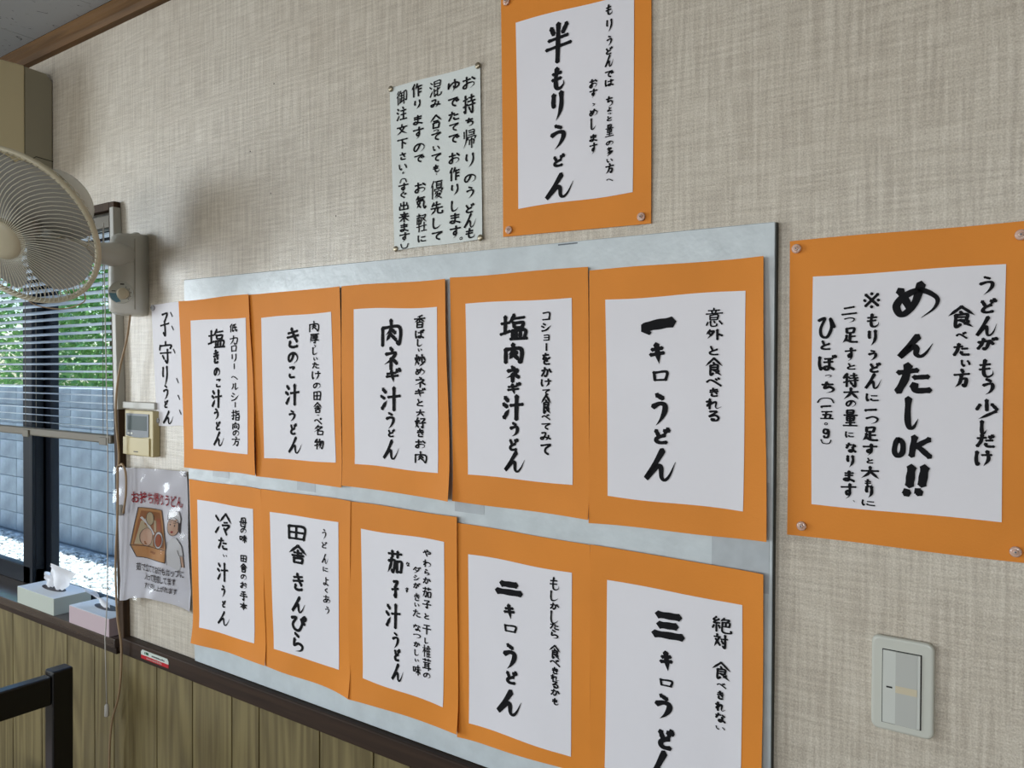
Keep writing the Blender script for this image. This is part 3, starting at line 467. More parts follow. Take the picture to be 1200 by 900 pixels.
GLYPHS = '''
う 3808 6017/2242 4833 6636 6855 5578 3696>
ど 3015 4852/7440 4060 3278 5090 8285/7212 8026/8604 9418
ん 5805 3450 0896 2672 4056 4853 5262 5488 6497 8080 9642>
も 4508 3850 4285 6093 8280 8262>/2032 7028/1855 6850
り 2512 2245 3052/7008 7445 6275 4097>
き 2228 7518/1848 8038/4205 5540 7266/3466 3085 5092 7488
の 5522 4260 2580 1262 2232 5515 8535 8565 6090>
こ 2522 7220 6232/2268 3085 8085
た 1228 6022/3805 3050 1092/5545 8842/5270 6088 9588
い 1520 1860 3285 3870/6825 8250 8568
し 3005 2860 3690 6088 8565>
て 1025 8815 5045 4575 7092
す 0825 9220/5603 5660 4270 3655 5245 6060 5280 3597>
ま 2020 8017/2242 7839/5003 5075 3592 1582 3070 6078 8892
お 1228 6224/3605 3680 2088 1275 4052 7852 8672 6292>/7214 9232
で 0825 8018 4545 4275 6592/6840 7652/8234 9046
は 1510 1250 1892 2480/4032 9228/6808 6878 5292 4080 6072 9292
ち 1525 8020/4505 3052 6042 8258 7480 4295>
ょ 5230 8528/5005 5075 3292 1880 3568 8592
よ 5230 8528/5005 5075 3292 1880 3568 8592
と 3008 4245/8035 3062 2582 4592 8590
へ 0855 3535 9278
ヘ 0855 3535 9278
か 1235 6028 5870 4592 3582/3805 3050 1090/7520 9250
が 1235 5528 5470 4292 3482/3505 2850 1090/6524 8052/7805 8418/9202 9814
ら 3508 5820/3235 2868 5555 8065 7285 4097>
れ 2805 2897/0832 3628 1072 5530 6440 6078 7290 9472>
る 2512 7210 2260 6045 8265 7290 4595 3880 5882
べ 0850 3430 9285/6018 6830/7410 8222
ぺ 0850 3430 9285/8008 8814 8222 7415 8008
な 1025 5520/3505 1255/6818 8832/6542 6578 5092 3580 5570 9090
に 1510 1250 1892 2578/4530 8528/4270 5585 9284
く 7005 2548 7595
ぐ 6005 2248 6895/7035 7847/8328 9140
あ 1522 7517/4203 4250 5088/7038 4580 2288 1868 5045 8555 8578 6095>
ゆ 1525 1270 2055 5025 8535 8560 6072 4855/5803 6255 4597>
つ 0838 5522 9040 8068 4588>
っ 0838 5522 9040 8068 4588>
み 1518 5015 3080 1285 1068 4562 9278/7542 7070 5097>
を 1818 7214/4803 2052 5038 5870/8538 3568 4090 8292
わ 2805 2897/0832 3628 1074 5035 8045 8270 5892>
や 0845 5528 8838 7858 6052/4805 6022/2518 5095
ひ 0822 4015 1855 2585 5588 7550 6815 9250
ぴ 0825 3818 1858 2685 5588 7450 6822 8850/8508 9514 8824 7816 8508
ぼ 1210 1050 1692 2280/3822 8018/3645 8241/6222 6278 4892 3680 5670 8890/8203 8812/9200 9809
ば 1510 1250 1892 2480/4032 8628/6408 6478 5092 3880 5672 9092/7604 8214/8800 9408
さ 1530 7820/4005 7058/3062 3085 7590
だ 1230 5524/3505 2850 1092/5547 8844/5270 6088 9588/7216 7826/8408 9018
け 1510 1250 1890 2478/4230 9227/7005 7455 5097>
め 1522 4075/6208 4560 2088 0865 2538 6025 9245 8872 6295>
ゝ 3530 6048 5070 3088>
※ 1515 8585/8515 1585/5010 5216/5088 5294/1048 1654/8448 9054
キ 2030 7820/1258 8846/4203 6097>
ロ 2022 2485/2024 8018 7680/2480 7876
ネ 4503 6014/1830 7824 4855 1075>/5050 5097/6052 8870
ギ 1238 7028/0862 8250/3815 5597>/7208 8022/8803 9616
コ 2022 8018 7880/1884 8580
シ 2512 4525/1240 3252/1592 5078 9030>
ョ 2520 7518 7588/2852 7250/2288 7886
カ 1235 8228 7875 6290 5280/4805 4055 1295>
リ 2812 2858/7208 7255 4595>
ル 3215 3060 0892>/6008 6085 9558>
ダ 4205 1250/3822 8020 6065 2097>/3545 6262/8008 8618/9203 9813
ー 5005 4892
塩 0835 3832/2312 2370/0574 4062/5505 4228/5018 9014/5234 5450/5234 8532 8250/5450 8249/4862 4890/4862 9260 9090/6262 6290/7662 7690/4092 9990
肉 1532 1596/1532 8530 8588 7582/5005 5035 3055>/5035 6850/5050 3278>/5055 7275
汁 1215 2828/0542 2252/0895 3260>/4045 9840/6808 6898
低 3505 0840>/2232 2295/8008 5018/4820 4585 6278/4845 9240/6520 7870 9288 9570
指 2205 2285 1078/0528 3822/0558 3848/5208 5232 9032/8812 5222/5248 5295/5248 8846 8892/5270 8669/5292 8890
向 5005 3825/1532 1595/1532 8530 8590 7585/3552 3575/3552 6550 6574/3575 6574
方 4805 5818/0832 9226/4832 3870 1295>/4055 7550 6888 5582
香 7205 3015>/0830 9225/5015 5050/4830 1255>/5230 9052>/3058 3096/3058 7256 7094/3275 7074/3294 7093
炒 2205 2050 0592>/0830 1445/4020 3242/2552 4080/6805 6865/5225 4552/8022 9548/9258 4597>
大 0838 9232/5005 4550 0895>/5040 9292>
好 2805 1555 3888/4030 0892>/0538 4832/5515 9012 7238/7238 7590 6082/4552 9846
名 4505 1245>/4022 7820 1070>/3542 5555/4062 4095/4062 8260 8094/4094 8292
物 1812 0535/0835 4230/2805 2895/0565 4252/6005 4545>/5525 9522 8685 7580/7025 4572>/8225 5590>
厚 0812 9508/1812 0595>/3525 3548/3525 7823 7848/3536 7835/3548 7847/3055 7552 5568/5565 5595 4290/2272 9568
田 1818 2088/1818 8515 8288/5018 5085/2050 8248/2085 8283
舎 5003 0545>/5003 9545>/3042 7040/5028 5068/2056 8053/3070 3295/3070 7268 7094/3294 7092
食 5003 0542>/5003 9642>/4826 5434/3240 3290 4880/3240 7038 6862/3450 6849/3462 6861/4862 9292>/7868 6278
意 5002 5010/2014 8012/3818 4226/6216 5826/0830 9528/3038 3060/3038 7036 6858/3249 6848/3260 6859/1872 1088/3268 3692 6292 6682/5068 5676/7868 9284
外 2808 0545>/2522 5020 1288>/2242 3655/6805 6897/6842 9562
絶 2503 1022 2824/3815 1042 4238/2442 2495/1258 0575/3655 4272/6505 4528>/6015 8812 7530/5532 5592 9592 9680/5532 9030 8858/7232 7258/5558 8857
対 2505 2518/0524 4820/4025 0592>/1538 4580/5235 9830/8005 8090 6582/5848 6865
半 2410 3426/8006 6626/1540 8535/0562 9555/5003 4898
量 3005 3025/3005 7004 6824/3015 6814/3025 6824/0834 9532/2842 2865/2842 7241 7064/2854 7053/2865 7064/5042 5094/2078 8076/0595 9692
多 4503 2022>/4010 7008 2042>/4222 5030/5542 2568>/5050 8248 2597>/4865 5873
持 2205 2288 1080/0528 3822/0560 3848/5018 9015/7003 7035/4236 9833/4055 9850/7840 7892 6285/5065 6078
帰 1212 1245/2803 2855 0895>/4510 8508 8430/5020 8219/4532 8830/4042 4055/4042 9640 9252/5258 5280/5258 8456 8278/6848 6897
作 3005 0542>/2230 2296/5505 4045>/4828 9824/6525 6596/6548 9245/6570 9267
混 1212 2522/0536 2046/0892 2858>/4008 4038/4008 8506 8437/4022 8421/4038 8437/4050 4092 5582/4064 5560/8248 6060/6546 6590 9288 9476
合 5003 0545>/5003 9645>/3245 6843/2860 3095/2860 7458 7294/3094 7293
優 2805 0540>/1828 1896/3808 9806/5012 5040/5012 8811 8840/5022 8821/5030 8829/5040 8839/3648 3458/3648 9846 9256/4860 4072/5658 6072 7870/6854 7260/8458 9268/5872 3892>/5576 8574 4298>/5280 9296
先 3008 1535/2525 7822/5003 5048/0850 9546/3852 3570 0895>/6050 6085 9288 9472
気 3003 0530>/2515 8512/2528 7526/1542 7538 7570 8592 9680/4550 1590>/2052 5085
軽 0812 4810/2803 2897/1222 1255/1222 4521 4455/1238 4437/1255 4454/0570 5068/5812 9010 5245>/6022 9545>/7548 7590/5565 9563/5092 9890
御 2205 0528>/2525 0350>/1642 1697/4005 2828/3520 6018/3038 6436/4820 4878/3552 3580/5055 6254/2888 6472/7012 7095/7012 9210 9270 8265
注 1212 2522/0536 2046/0892 2858>/6005 7015/4228 9225/4555 9052/6828 6888/3890 9888
文 5003 5018/0828 9524/7028 5060 0895>/3030 5565 9592>
下 0818 9515/5018 5097/5240 8060
出 5005 5090/2520 2545/2545 7843/7818 7843/1555 1590/1590 8888/8852 8890
来 1522 8520/3032 4045/7030 6043/0550 9547/5003 5097/4852 0592>/5252 9592>
子 2515 7512 5238/5038 5690 3880/0855 9448
守 5003 5015/1218 0838/1220 9018 8432/1252 9048/6536 6590 4882/3062 4275
茄 0815 9412/3203 3226/6803 6826/0845 4842 4088 3080/2832 2260 0592>/6245 6488/6245 9243 9086/6486 9084
干 2018 8015/0550 9546/5018 5097
椎 0530 4226/2405 2496/2232 0368>/2635 4255/6505 4542>/5528 5596/7510 7592/5530 9526/5550 9048/5570 9068/5592 9890
茸 0812 9410/3202 3220/6802 6820/1535 8532/3035 3080/7035 7097/3050 7048/3065 7063/0585 9578
味 0830 1070/0830 3428 3268/1068 3267/5025 9022/4245 9842/7005 7097/6848 4088>/7248 9888>
冷 0818 2535/0592 2860>/6503 3042>/6503 9842>/5542 7540/4555 8552 6575/5568 7095
母 2812 2285 8082/2812 7810 7290 6085/4825 5838/4555 5568/0550 9546
手 7205 2512/1832 8230/0552 9548/5010 5490 3882
本 0830 9426/5003 5097/4832 0575>/5232 9575>/3272 6870
一 0858 2452 9446
二 2034 7826/0578 9470
三 1518 8515/2248 7545/0580 9574
五 1215 8812/4815 3588/2048 7545 7088/0590 9688
足 2808 3035/2808 7206 7034/3034 7033/5035 5085/5058 8256/3050 2575 0595>/2878 5590 9592
特 1812 0535/0832 4228/2505 2595/0565 4255/5018 9015/7003 7035/4236 9833/4055 9850/7840 7892 6285/5065 6078
少 5003 5055/2525 1050/7022 9248/8855 1897>
g 6538 3832 2858 5065 6545 6390 4098 3085
〇 5012 2530 2070 4590 7575 8030 5012
O 5012 2530 1870 4592 7575 8030 5812
K 3010 1892/8815 3052/3848 8892
! 6005 4565/2885 4094
、 3540 6268
。 5040 3550 4262 5858 6046 5040
( 0590 2530 7530 9590
) 0510 2570 7570 9510
'''

# ---------------------------------------------------------------- board with its orange menu sheets
BOARD = [(-.3005, .880), (-.3015, 1.755), (-.63, 1.758), (-1.31, 1.764), (-1.664, 1.766), (-1.645, 1.3), (-1.621, .880)]
bd = thing('backing_board', 'large white plastic-wrapped board behind the ten orange menu sheets', 'board', (-.97, -.01, .879))
MB().prism(BOARD, -.010, -.0008).build('panel', STYRO, bd, bevel=.0015)
for a, b, c, d in [(-.816, 1.36, .032, .05), (-.345, 1.33, .04, .075), (-1.235, 1.36, .028, .05), (-1.52, 1.36, .03, .045)]:
    MB().box(a-c, a+c, -.0104, -.0098, b-d, b+d).build('tape_patch', TAPE, bd)
MB().box(-.3003, -.2995, -.0098, -.0008, .880, 1.754).build('edge_shade_strip', EDGESHADE, bd)  # shadow gap beside the board, put in as a dark coloured strip
m = MB()
m.box(-.640, -.605, -.0107, -.0099, 1.7535, 1.7555)
m.build('staple', THERMG, bd)

def pt(sh, X, Z, lift):
    q = SURF[sh]; return (X/1000, -(q(X, Z)+lift), Z/1000)
SURF = {}
def make_surface(name, quad, d):
    x0 = (quad[0][0]+quad[3][0])/2; x1 = (quad[1][0]+quad[2][0])/2; z0 = (quad[2][1]+quad[3][1])/2; z1 = (quad[0][1]+quad[1][1])/2
    ph = sum(map(ord, name)) % 7; c = CURL.get(name, (2, 2, 2))
    def q(X, Z):
        u = min(1.05, max(-.05, (X-x0)/(x1-x0))); v = min(1.05, max(-.05, (Z-z0)/(z1-z0)))
        l = max(0, .22-u)/.22; r = max(0, u-.78)/.22; b = max(0, .2-v)/.2
        o = c[0]*l*l*(.35+.65*(1-v)) + c[1]*r*r*(.5+.5*math.sin(v*4+ph)**2) + c[2]*b*b*(.5+.5*math.cos(u*7+ph)) + .5*(1+math.sin(v*6+ph+u*2))*(1 if d > 10 else .25)
        return (d + o)/1000
    SURF[name] = q
CURL = {'k1': (1, 9, 3), 'shioniku': (2, 3, 4), 'niku': (2, 7, 5), 'kinoko': (4, 5, 4), 'shiokinoko': (2, 6, 4), 'hiya': (1, 5, 9), 'inaka': (2, 5, 6), 'nasu': (4, 3, 6), 'k2': (3, 3, 5), 'k3': (2, 5, 2),
        'top': (.4, .6, .5), 'right': (.4, .4, .8), 'notice': (.3, .3, 1.2), 'komori': (1, 1, .5)}
LAB = {
 'top': 'orange sheet pinned highest on the wall, above the board, two small columns of writing',
 'right': 'orange sheet pinned right of the board, crowded with seven columns of black writing',
 'k1': 'orange menu sheet, top right of the board, its first large character one flat stroke',
 'shioniku': 'orange menu sheet in the top row of the board, second from the right',
 'niku': 'orange menu sheet in the middle of the top row of the board',
 'kinoko': 'orange menu sheet in the top row of the board, second from the left',
 'shiokinoko': 'orange menu sheet at the top left corner of the board',
 'hiya': 'orange menu sheet at the bottom left corner of the board, its lower edge curling',
 'inaka': 'orange menu sheet in the bottom row of the board, second from the left',
 'nasu': 'orange menu sheet in the middle of the bottom row, three thin columns at right',
 'k2': 'orange menu sheet in the bottom row, second from right, first large character two strokes',
 'k3': 'orange menu sheet at the bottom right, first large character three flat strokes',
 'notice': 'plain white handwritten notice of five columns, pinned above the board with four tacks',
 'komori': 'narrow white sheet with six large characters, left of the board and partly covered',
}
glyph = {}
for ln in GLYPHS.strip().split('\n'):
    ch, s = ln.split(' ', 1); st = []
    for q in s.split('/'):
        tp = q.endswith('>'); p = [(int(a[:2]), int(a[2:])) for a in q.rstrip('>').split()]; st.append((p, tp))
    xs = [a for p, _ in st for a, _b in p]; ys = [b for p, _ in st for _a, b in p]
    glyph[ch] = (st, min(xs), max(xs), min(ys), max(ys))
def brush(m, name, ch, X, Z, W, H, r, small, idx):
    st, gx0, gx1, gy0, gy1 = glyph[ch]
    gw, gh = max(gx1-gx0, 12), max(gy1-gy0, 12)
    if small and ch not in 'へヘ一ー、。ゝいこ()っょ': H = max(H, .5*W)
    H2 = max(H-1.2*r, r); sy = H2/gh if gy1-gy0 >= 12 else W/95
    if gy1-gy0 < 12: sy = H2/12
    sx = max(W-1.2*r, r)/gw
    if small: sx = min(max(W-1.5*r, r)/92*1.08, 1.0*H2/gh*1.5) if gw < 70 else min(sx, 1.7*sy)
    if small and gw < 30: sx = min(sx, sy*.9)
    cx, cy = (gx0+gx1)/2, (gy0+gy1)/2; rg = random.Random(idx*7+ord(ch))
    dense = len(st) > 9; r = min(r, .35+.09*H) if small else (r if ch in '一二三し!' else min(r, H/8))
    for k, (pts, taper) in enumerate(st):
        P = [Vector((X+(a-cx)*sx+rg.uniform(-.15, .15)*r, Z-(b-cy)*sy+rg.uniform(-.15, .15)*r)) for a, b in pts]
        c = catmull(P, 5 if small else 8); n = len(c); L = sum((c[i+1]-c[i]).length for i in range(n-1)); rr = r*((.72 if small else .9) if dense else 1)
        if len(pts) == 2 and not small and abs(P[1].x-P[0].x) > 2*abs(P[1].y-P[0].y): rr *= .85
        lft, rgt = [], []; acc = 0
        for i in range(n):
            t = (c[min(i+1, n-1)]-c[max(i-1, 0)]); t = t.normalized() if t.length > 1e-6 else Vector((1, 0)); f = acc/max(L, 1e-6)
            if i < n-1: acc += (c[i+1]-c[i]).length
            ws = .78 + .34*math.exp(-(f/.12)**2) + .22*math.exp(-((f-.55)/.3)**2)
            ws *= (.82+.3*abs(t.y))                                   # verticals heavier than horizontals
            if taper: ws *= 1 if f < .5 else max(.12, 1-((f-.5)/.5)**1.6*.9)
            else: ws += .22*math.exp(-((1-f)/.12)**2)
            nr = Vector((-t.y, t.x)); hw = rr*ws
            lft.append(c[i]+nr*hw); rgt.append(c[i]-nr*hw)
        t0 = (c[1]-c[0]).normalized(); t1 = (c[-1]-c[-2]).normalized()
        slant = Vector((-.35, .5))*rr
        a0 = c[0]-t0*rr*.75+slant*.4; a1 = c[-1]+t1*rr*(.35 if taper else .7)
        n0 = len(m.v); lift = LIFT+.00001*(k % 6)
        seq = lft + [a1] + rgt[::-1] + [a0]
        for v in lft: m.v.append(pt(name, v.x, v.y, lift))
        for v in rgt: m.v.append(pt(name, v.x, v.y, lift))
        m.v.append(pt(name, a0.x, a0.y, lift)); m.v.append(pt(name, a1.x, a1.y, lift))
        for i in range(n-1): m.f.append((n0+i, n0+n+i, n0+n+i+1, n0+i+1))
        m.f.append((n0, n0+2*n, n0+n)); m.f.append((n0+n-1, n0+2*n-1, n0+2*n+1))
LIFT = .0019
def ink_colour(name): return INK
for name, (oq, wq, d) in SHEETS.items():
    base = oq or wq; make_surface(name, base, d)
    cx = sum(p[0] for p in base)/4000; cz = min(p[1] for p in base)/1000
    t = thing('menu_poster' if oq else 'handwritten_notice', LAB[name], 'poster' if oq else 'notice', (cx, -d/1000, cz), 'orange menu sheets' if oq and name not in ('top', 'right') else None)
    def sheet(q, lift, nm, mt):
        rg = random.Random(name+nm); w1, w2 = rg.uniform(-1, 1), rg.uniform(-1, 1)
        def fn(u, v):
            X = (q[0][0]*(1-u)+q[1][0]*u)*(1-v)+(q[3][0]*(1-u)+q[2][0]*u)*v; Z = (q[0][1]*(1-u)+q[1][1]*u)*(1-v)+(q[3][1]*(1-u)+q[2][1]*u)*v
            X += 1.2*w1*math.sin(math.pi*v)*(1-2*u)**2; Z += 1.4*w2*math.sin(2*math.pi*u)*abs(2*v-1)**3
            return pt(name, X, Z, lift)
        MB().grid(fn, 18, 22).build(nm, mt, t, smooth=True, solid=.0003, fix=False)
    if oq: sheet(oq, 0, 'orange_sheet', ORANGE)
    sheet(wq, .0008, 'white_sheet', PAPER if name != 'notice' else PAPER2)
    big, sml = MB(), MB()
    for idx, it in enumerate(LETTERS[name].split('; ')):
        ch, X, Z, W, H, r, s = it.split(); s = int(s)
        brush(sml if (s or float(r) < 2.4) else big, name, ch, float(X), float(Z), float(W), float(H), float(r), s, idx)
    if name == 'komori':     # the ends of a second column showing beside the orange sheet
        for k, (X, Z) in enumerate([(-1723, 1688), (-1718, 1655), (-1712, 1600), (-1698, 1530), (-1692, 1490), (-1686, 1455)]): brush(sml, name, '、', X, Z, 9, 12, 1.4, 0, k)
    if big.v: big.build('large_brush_lettering', INK, t, fix=False)
    if sml.v: sml.build('small_brush_lettering', INK, t, fix=False)

# ---------------------------------------------------------------- tacks
def tack(x, y, z, mt, label, clear=False, s=1, group=None):
    M = Matrix.Translation((x, y, z)) @ Matrix.Rotation(R(90), 4, 'X')
    t = thing('thumbtack', label, 'tack', (x, y, z), group)
    if clear:
        MB().lathe([(.0062*s, 0), (.0066*s, .0012), (.0060*s, .0025), (.0045*s, .003)], M, 20).build('rim', mt, t, smooth=True)
        MB().lathe([(.0034*s, .003), (.0032*s, .0042), (.0015*s, .0048)], M, 14).build('cap', mt, t, smooth=True)
        MB().lathe([(.0012*s, .0048), (.0010*s, .0055)], M, 8).build('pin', THERMG, t)
    else:
        MB().lathe([(.0056*s, 0), (.0056*s, .0008), (.0045*s, .0022), (.002*s, .003)], M, 20).build('head', mt, t, smooth=True)
        MB().lathe([(.0007, -.002), (.0007, .0001)], M, 8).build('pin', mt, t)
for p, w_ in zip([(-1.009, 2.078), (-.806, 2.076), (-.799, 1.782), (-.995, 1.780)], ['upper left', 'upper right', 'lower right', 'lower left']):
    tack(p[0], -.0045, p[1], BRASS, 'dull brass tack at the %s corner of the plain white notice' % w_, group='brass tacks')
for p, w_ in zip([(-.746, 2.168), (-.739, 1.789), (-.499, 1.784)], ['upper left', 'lower left', 'lower right']):
    tack(p[0], -.005, p[1], CLEARPIN, 'clear tack at the %s corner of the highest orange sheet' % w_, True, group='clear tacks')
for p, w_ in zip([(-.275, 1.717), (-.027, 1.711), (-.265, 1.351), (-.028, 1.349)], ['upper left', 'upper right', 'lower left', 'lower right']):
    tack(p[0], -.005, p[1], CLEARPIN, 'clear tack at the %s corner of the orange sheet right of the board' % w_, True, .95, group='clear tacks')
for p, w_ in zip([(-1.8, 1.707), (-1.78, 1.432)], ['upper left', 'lower left']):
    tack(p[0], -.0062, p[1], CLEARPIN2, 'colourless tack at the %s corner of the narrow white sheet' % w_, True, 1.1, group='clear tacks')
tack(-1.658, -.009, 1.31, CLEARPIN2, 'small grey tack at the upper right of the plastic-sleeved leaflet', True, .8, group='clear tacks')

# ---------------------------------------------------------------- light switch
t = thing('light_switch', 'ivory rectangular wall switch plate with a wide rocker, at lower right', 'switch', (-.143, 0, 1.107))
MB().prism(rrect(-.178, -.108, 1.109, 1.226, .009), -.009, -.0004).build('cover_plate', IVORY, t, bevel=.0035)
MB().box(-.1655, -.1215, -.0092, -.0088, 1.1188, 1.2108).build('recess', BLACK, t)
MB().box(-.1645, -.1228, -.0112, -.009, 1.1198, 1.2098).build('rocker', SWL, t, bevel=.0005)
MB().box(-.1500, -.1262, -.0115, -.0111, 1.1198, 1.2098).build('rocker_panel', SWG, t)
MB().box(-.1500, -.1262, -.0118, -.0114, 1.1595, 1.1680).build('name_strip', LABELC, t)
MB().box(-.1603, -.1535, -.0115, -.0111, 1.1638, 1.1658).build('indicator', BLACK, t)

# ---------------------------------------------------------------- air conditioner remote controller, cable ducts
t = thing('wall_controller', 'yellowed air conditioner controller with grey screen, above the plastic-sleeved leaflet', 'controller', (-1.85, 0, 1.342))
MB().prism(rrect(-1.905, -1.778, 1.343, 1.455, .004), -.019, -.0004).build('case', THERM, t, bevel=.002)
MB().box(-1.908, -1.790, -.0225, -.019, 1.345, 1.388).build('door_flap', THERM, t, bevel=.001)
m = MB(); m.prism([(-1.897, 1.447), (-1.795, 1.447), (-1.795, 1.391), (-1.83, 1.3885), (-1.86, 1.3885), (-1.897, 1.392)], -.0208, -.019); m.build('bezel', THERMG, t)
MB().box(-1.890, -1.802, -.0212, -.0206, 1.406, 1.442).build('screen', LCD, t)
for x in (-1.888, -1.874): MB().box(x, x+.009, -.0216, -.0208, 1.3955, 1.400).build('button', IVORY, t)
MB().box(-1.858, -1.838, -.0229, -.0224, 1.352, 1.3545).build('badge', GREYINK, t)
tag(MB().prism([(lx(1.455)+.004, 1.455), (rx(1.455)+.003, 1.455), (rx(1.97)+.003, 1.97), (lx(1.97)+.004, 1.97)], -.0215, -.0003).build('cable_duct', DUCT, bevel=.002), 'vertical grey cable duct running down the brown window jamb', 'duct')
tag(MB().box(-1.930, -1.784, -.012, -.0003, 1.458, 1.475).build('cable_duct', DUCT, bevel=.002), 'short horizontal grey cable duct just above the yellowed controller', 'duct')

# ---------------------------------------------------------------- sticker on the rail
t = thing('sticker', 'small red and white sticker on the dark rail below the leaflet', 'sticker', (-1.764, -.024, .848))
o = MB().prism([(-1.822, .857), (-1.704, .857), (-1.704, .864), (-1.709, .8695), (-1.817, .8695), (-1.822, .865)], -.0248, -.0242).build('white_half', STWH, t)
MB().prism([(-1.822, .848), (-1.704, .848), (-1.704, .857), (-1.822, .857)], -.0248, -.0242).build('red_half', STRED, t)
m = MB(); rg = random.Random(3)
for k in range(9):
    x = -1.775+k*.0062; m.box(x, x+.0045, -.0252, -.0249, .8605, .8605+rg.uniform(.0025, .0042))
m.build('dark_print', GREYINK, t)
MB().box(-1.800, -1.789, -.0252, -.0249, .8605, .8665).box(-1.806, -1.803, -.0252, -.0249, .8605, .866).build('green_print', STGR, t)
m = MB()
for k in range(9):
    x = -1.797+k*.0075; m.box(x, x+.002, -.0252, -.0249, .8505, .8505+(.0045 if k > 3 else .003)); m.box(x, x+.0045, -.0252, -.0249, .8505, .8517)
m.build('white_print', STWH, t)

# ---------------------------------------------------------------- wall fan
FC = Vector((-1.811, -.30, 1.858)); ax = Vector((.382, -.740, -.554)).normalized()
fu = Vector((0, 0, 1)); fu = (fu-ax*fu.dot(ax)).normalized(); fr = fu.cross(ax).normalized()
FM = Matrix.Translation(FC) @ Matrix((fr, fu, ax)).transposed().to_4x4()
def FP(r, a, h): return FM @ Vector((r*math.cos(a), r*math.sin(a), h))
fan = thing('wall_fan', 'aged beige wall fan with round wire cage beside the window', 'fan', (-1.88, 0, 1.70))
RR = .174
def hf(r): x = (r-.045)/(RR-.045); return .012 + .052*(1-max(0, x)**2.2)
g = MB()
for k in range(88):
    a0 = 2*math.pi*k/88; p = []
    for i in range(9):
        f = i/8; r = .043+(RR-.043)*f; p.append(FP(r, a0-.42*f**2.5, hf(r)))
    g.tube(p, .0009, 4)
fg = g.build('front_guard', FANW, fan, smooth=True, fix=False); 
MB().tube([FP(RR, 2*math.pi*j/64, .006) for j in range(64)], .0062, 10, closed=True).build('guard_ring', FANP, fan, smooth=True)
MB().lathe([(.046, .052), (.047, .060), (.042, .068), (.030, .071), (.012, .073)], FM, 40).build('hub_cap', FANP, fg, smooth=True)
g = MB()
for k in range(56):
    a0 = 2*math.pi*k/56; p = []
    for i in range(8):
        f = i/7; r = .06+(RR-.06)*f; p.append(FP(r, a0+.35*f, -.068*(1-max(0, (f-.35)/.65)**2)))
    g.tube(p, .0010, 4)
for rr_ in (.06, .115): g.tube([FP(rr_, 2*math.pi*j/40, -.066) for j in range(40)], .0014, 4, closed=True)
g.build('rear_guard', FANP, fan, smooth=True, fix=False)
def blade_fn(k):
    a0 = 2*math.pi*k/4+.3
    def fn(u, v):
        r = .035+.125*u; wdt = .55+.30*math.sin(math.pi*min(1, u*.8+.1)); a = a0+(v-.5)*2*wdt*(1 if u < .85 else 1-.8*(u-.85)) + .25*u
        return FP(r, a, .016*(2*v-1)*(1-.2*u)-.012)
    return fn
bh = MB().lathe([(.036, -.03), (.038, .0), (.034, .016), (.02, .022)], FM, 28).build('blade_hub', BLADE, fan, smooth=True)
for k in range(4): MB().grid(blade_fn(k), 8, 8).build('blade', BLADE, fan, smooth=True, solid=.0015, fix=False)
mo = MB().lathe([(.030, -.185), (.056, -.178), (.074, -.158), (.079, -.13), (.079, -.09), (.070, -.070)], FM, 36).build('motor_housing', FANB, fan, smooth=True)
m = MB()
for i in range(5): 
    for sgn in (0, 1): m.tube([FP(.050, R(20+50*sgn+i*8), -.0692), FP(.062, R(20+50*sgn+i*8), -.0692)], .0012, 4)
m.build('vent_slots', BLACK, mo)
# rounded wall bracket
def loft(secs, k=28):
    m = MB(); n0 = 0
    for (y, x0, x1, z0, z1, r) in secs:
        o = rrect(x0, x1, z0, z1, r, 6); m.v += [(x, y, z) for x, z in o]
    k = 28
    for i in range(len(secs)-1):
        for j in range(k): j2 = (j+1) % k; m.f.append((i*k+j, i*k+j2, (i+1)*k+j2, (i+1)*k+j))
    m.f.append(tuple(range(k))); m.f.append(tuple((len(secs)-1)*k+j for j in range(k))[::-1]); return m
sec = [(-1.900, 0), (-1.902, .03), (-1.898, .052), (-1.884, .070), (-1.873, .077), (-1.861, .0775), (-1.851, .072), (-1.835, .054), (-1.8285, .044), (-1.826, .036), (-1.826, 0)]
m = MB(); lev = [(1.6895, .62), (1.6915, .82), (1.696, .93), (1.704, .99), (1.72, 1), (1.80, 1), (1.850, .985), (1.868, .95), (1.880, .88), (1.8865, .76), (1.8885, .6)]
for z, k_ in lev:
    for x, y in sec: m.v.append((-1.863+(x+1.863)*(.35+.65*k_)*1.0, -y*k_ - (.0005 if y == 0 else 0), z))
ns = len(sec)
for i in range(len(lev)-1):
    for j in range(ns): j2 = (j+1) % ns; m.f.append((i*ns+j, i*ns+j2, (i+1)*ns+j2, (i+1)*ns+j))
m.f.append(tuple(range(ns))); m.f.append(tuple((len(lev)-1)*ns+j for j in range(ns)))
br = m.build('wall_bracket', FANB, fan, smooth=True)
bs = m = MB(); m.tube([(-1.8255, -.037, z) for z in (1.702, 1.76, 1.82, 1.874)], .0007, 5); m.build('seam', ACS, br)
mm = FM @ Vector((0, -.045, -.12)); st = Vector((-1.856, -.035, 1.834))
m = MB(); mid = Vector((-1.868, -.15, 1.832))
m.tube([st, Vector((-1.862, -.09, 1.833)), mid, Vector((mm.x-.03, mm.y+.03, mm.z-.025)), mm], [.034, .027, .024, .024, .03], 20); m.build('arm', FANB, fan, smooth=True)
m = MB().tube([mm+Vector((0, 0, -.012)), mm+Vector((0, 0, .03))], [.034, .036], 20).build('pivot', FANB, fan, smooth=True)
DN = Vector((.745, -.667, 0)); DR = Vector((.667, .745, 0)); DC = Vector((-1.8425, -.0625, 1.742))
DM = Matrix.Translation(DC) @ Matrix((DR, Vector((0, 0, 1)), DN)).transposed().to_4x4()
MB().lathe([(.0275, -.004), (.0275, .0010), (.0265, .0014)], DM, 36).build('dial_plate', IVORY, br)
